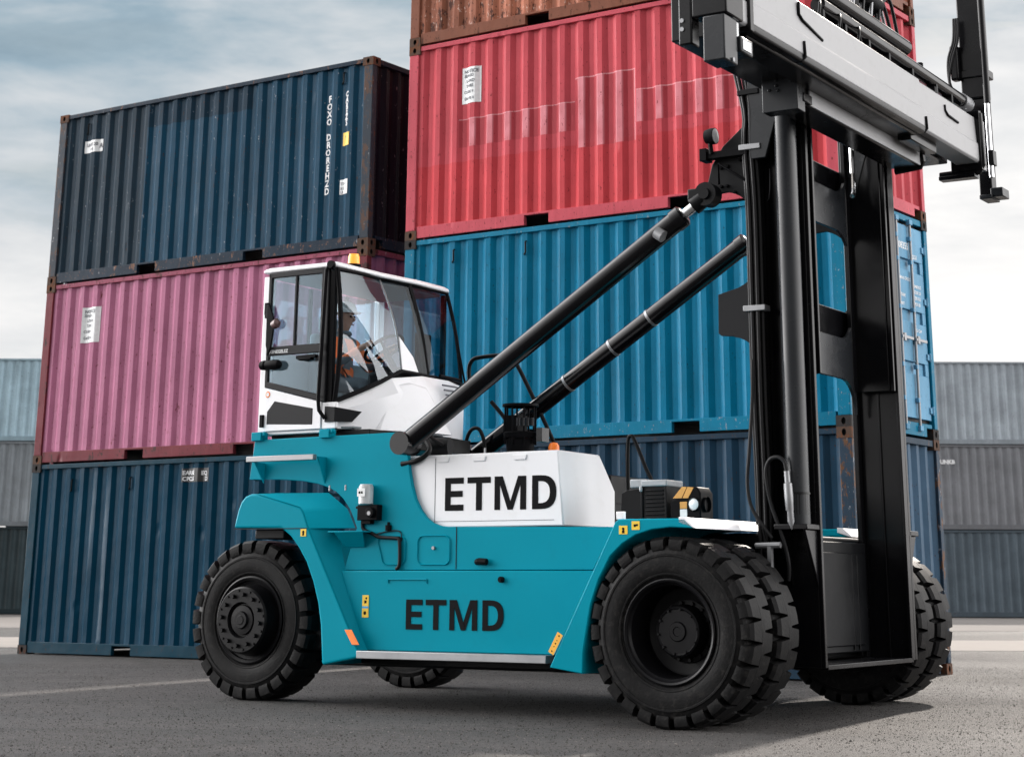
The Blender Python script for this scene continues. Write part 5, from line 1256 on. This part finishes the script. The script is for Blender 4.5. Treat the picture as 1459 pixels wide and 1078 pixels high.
# interior
sm = MB(); sm.box(-4.36,-3.98,1.38,1.90,2.48,2.62); sm.box(-4.42,-4.32,1.40,1.88,2.60,3.18); sm.box(-4.42,-4.34,1.52,1.76,3.20,3.36); sm.box(-4.30,-4.06,1.48,1.80,2.245,2.48)
part('seat', sm, INTER, bevel=0.035)
k = MB(); k.box(-3.66,-3.46,1.30,1.95,2.245,2.78); k.box(-3.72,-3.50,1.45,1.78,2.74,2.84); part('dashboard', k, LETTER, bevel=0.03)
ring = []; cw_ = Vector((-3.70,1.60,3.02)); ax = Vector((-0.55,0,0.83)).normalized(); e1_ = Vector((0,1,0)); e2_ = ax.cross(e1_)
k = MB(); k.tube([cw_+(e1_*math.cos(2*math.pi*i/28)+e2_*math.sin(2*math.pi*i/28))*0.19 for i in range(28)],0.015,8,closed=True)
for a_ in (90,210,330): k.tube([cw_-ax*0.02, cw_+(e1_*math.cos(R(a_))+e2_*math.sin(R(a_)))*0.185],0.012,6)
k.tube([cw_-ax*0.02, cw_-ax*0.32],0.03,8); part('steering_wheel', k, LETTER, bevel=0)
part('screen', MB().box(-3.63,-3.59,1.98,2.20,2.84,3.20), LETTER, bevel=0.01)
part('floor_mat', MB().box(-4.42,-3.45,0.84,2.52,2.247,2.262), INTER, bevel=0)
# handrails on the far side and loops behind the hood
hose('handrail', [(-3.40,2.62,2.62),(-3.44,2.62,2.88),(-3.41,2.62,2.99),(-3.30,2.62,3.02),(-3.02,2.62,3.02),(-2.93,2.64,2.95),(-2.72,2.68,2.55),(-2.50,2.70,2.12)], 0.020, BLACK2)
hose('handrail', [(-3.30,2.80,2.62),(-3.10,2.80,2.40),(-2.93,2.80,2.10)], 0.020, BLACK2)
hose('handrail', [(-3.42,2.55,2.1),(-3.41,2.55,2.25),(-3.36,2.55,2.34),(-3.28,2.55,2.35),(-3.22,2.55,2.25),(-3.20,2.55,2.08)], 0.018, BLACK2)

# ------------------------------------------------------------------ the driver
def person():
    # continuous skinned body, seated facing +x of the truck frame, hands on the wheel
    V = []; E = []; RAD = []
    def v(p, r, prev=None):
        V.append(Vector(p)); RAD.append(r); i = len(V)-1
        if prev is not None: E.append((prev, i))
        return i
    yc = 1.62
    pel = v((-4.20,yc,2.70),(0.135,0.15)); sp1 = v((-4.235,yc,2.86),(0.125,0.145),pel); sp2 = v((-4.23,yc,3.02),(0.125,0.165),sp1); che = v((-4.22,yc,3.10),(0.105,0.15),sp2)
    nk = v((-4.20,yc,3.18),(0.055,0.055),che); nk2 = v((-4.18,yc,3.24),(0.052,0.052),nk); hd = v((-4.16,yc,3.30),(0.082,0.076),nk2); hd2 = v((-4.165,yc,3.375),(0.088,0.078),hd); hd3 = v((-4.17,yc,3.42),(0.06,0.055),hd2)
    for s in (-1, 1):
        sh = v((-4.20,yc+s*0.185,3.085),(0.072,0.072),che); el = v((-4.05,yc+s*0.265,2.86),(0.052,0.052),sh); wr = v((-3.85,yc+s*0.205,3.00),(0.034,0.034),el); pm = v((-3.785,yc+s*0.19,3.035),(0.036,0.024),wr)
        for k, (dz, ln) in enumerate(((0.028,0.055),(0.010,0.062),(-0.010,0.058),(-0.027,0.045))):
            f1 = v((-3.745,yc+s*0.186,3.045+dz),0.0095,pm); f2 = v((-3.722,yc+s*0.178,3.052+dz-0.006),0.009,f1); f3 = v((-3.728,yc+s*0.160,3.045+dz-0.018),0.008,f2)
        t1 = v((-3.775,yc+s*0.160,3.055),0.011,pm); t2 = v((-3.745,yc+s*0.150,3.05),0.0095,t1)
        hip = v((-4.16,yc+s*0.10,2.68),(0.095,0.095),pel); kn = v((-3.82,yc+s*0.13,2.70),(0.065,0.065),hip); an = v((-3.76,yc+s*0.13,2.37),(0.045,0.045),kn); he = v((-3.75,yc+s*0.13,2.31),(0.045,0.042),an); to = v((-3.62,yc+s*0.14,2.295),(0.042,0.030),he)
    me = bpy.data.meshes.new('body'); me.from_pydata(V, E, [])
    o = bpy.data.objects.new('body', me); COL.objects.link(o)
    sk = o.modifiers.new('s', 'SKIN'); sk.use_smooth_shade = True
    for i, d in enumerate(me.skin_vertices[0].data):
        r = RAD[i]; d.radius = r if isinstance(r, tuple) else (r, r); d.use_root = (i == 0)
    su = o.modifiers.new('u', 'SUBSURF'); su.levels = 2; su.render_levels = 2
    dg = bpy.context.evaluated_depsgraph_get()
    m2 = bpy.data.meshes.new_from_object(o.evaluated_get(dg))
    bpy.data.objects.remove(o)
    for m in (GREYCLOTH, HIVIS, SKIN, BLACK2): m2.materials.append(m)
    for p in m2.polygons:
        c = p.center; p.use_smooth = True
        i = 0
        if c.z > 3.205 or (c.x > -3.83 and 2.98 < c.z < 3.12 and abs(c.y-yc) > 0.1): i = 2
        elif c.z > 2.80 and c.x > -4.4:
            band = (2.86 < c.z < 2.93) or (abs(abs(c.y-yc)-0.085) < 0.025 and c.z > 2.93)
            i = 0 if band else 1
            if c.z > 3.14: i = 0
        elif c.z < 2.345: i = 3
        p.material_index = i
    b = bpy.data.objects.new('body', m2); COL.objects.link(b)
    root = empty('person', TO, YAWT)
    tag(root, 'driver in an orange and grey jacket and white helmet at the wheel in the cab', 'person')
    b.parent = root
    hl = MB(); hl.lathe([(3.385,0.112),(3.39,0.104),(3.44,0.100),(3.475,0.080),(3.495,0.045),(3.50,0.0)],(-4.165,yc,-0.015),24,'z')
    hl.plate([(-4.10,yc-0.08,3.372),(-4.02,yc-0.05,3.366),(-4.01,yc,3.364),(-4.02,yc+0.05,3.366),(-4.10,yc+0.08,3.372)],(0,0,0.008))
    hl.build('helmet', HELMET, root, smooth=50)
    fc = MB(); fc.tube([(-4.085,yc,3.335),(-4.062,yc,3.305),(-4.08,yc,3.292)],[0.008,0.015,0.010],8); fc.build('nose', SKIN, root)
    for s in (-1, 1):
        MB().lathe([(-0.010,0.0),(-0.006,0.009),(0.0,0.011),(0.006,0.009),(0.010,0.0)],(-4.083,yc+s*0.030,3.335),10,'x').build('eye', LETTER, root)
        MB().tube([(-4.16,yc+s*0.082,3.345),(-4.165,yc+s*0.092,3.325),(-4.155,yc+s*0.084,3.300)],[0.010,0.016,0.009],8).build('ear', SKIN, root)
    MB().tube([(-4.083,yc-0.026,3.262),(-4.076,yc,3.260),(-4.083,yc+0.026,3.262)],[0.003,0.006,0.003],6).build('mouth', flat('lips',(0.35,0.14,0.12),0.5), root)
    cl = MB(); cl.tube([(-4.20+0.07*math.cos(2*math.pi*i/16),yc+0.075*math.sin(2*math.pi*i/16),3.185) for i in range(16)],0.022,8,closed=True); cl.build('collar', GREYCLOTH, root, smooth=60)
person()
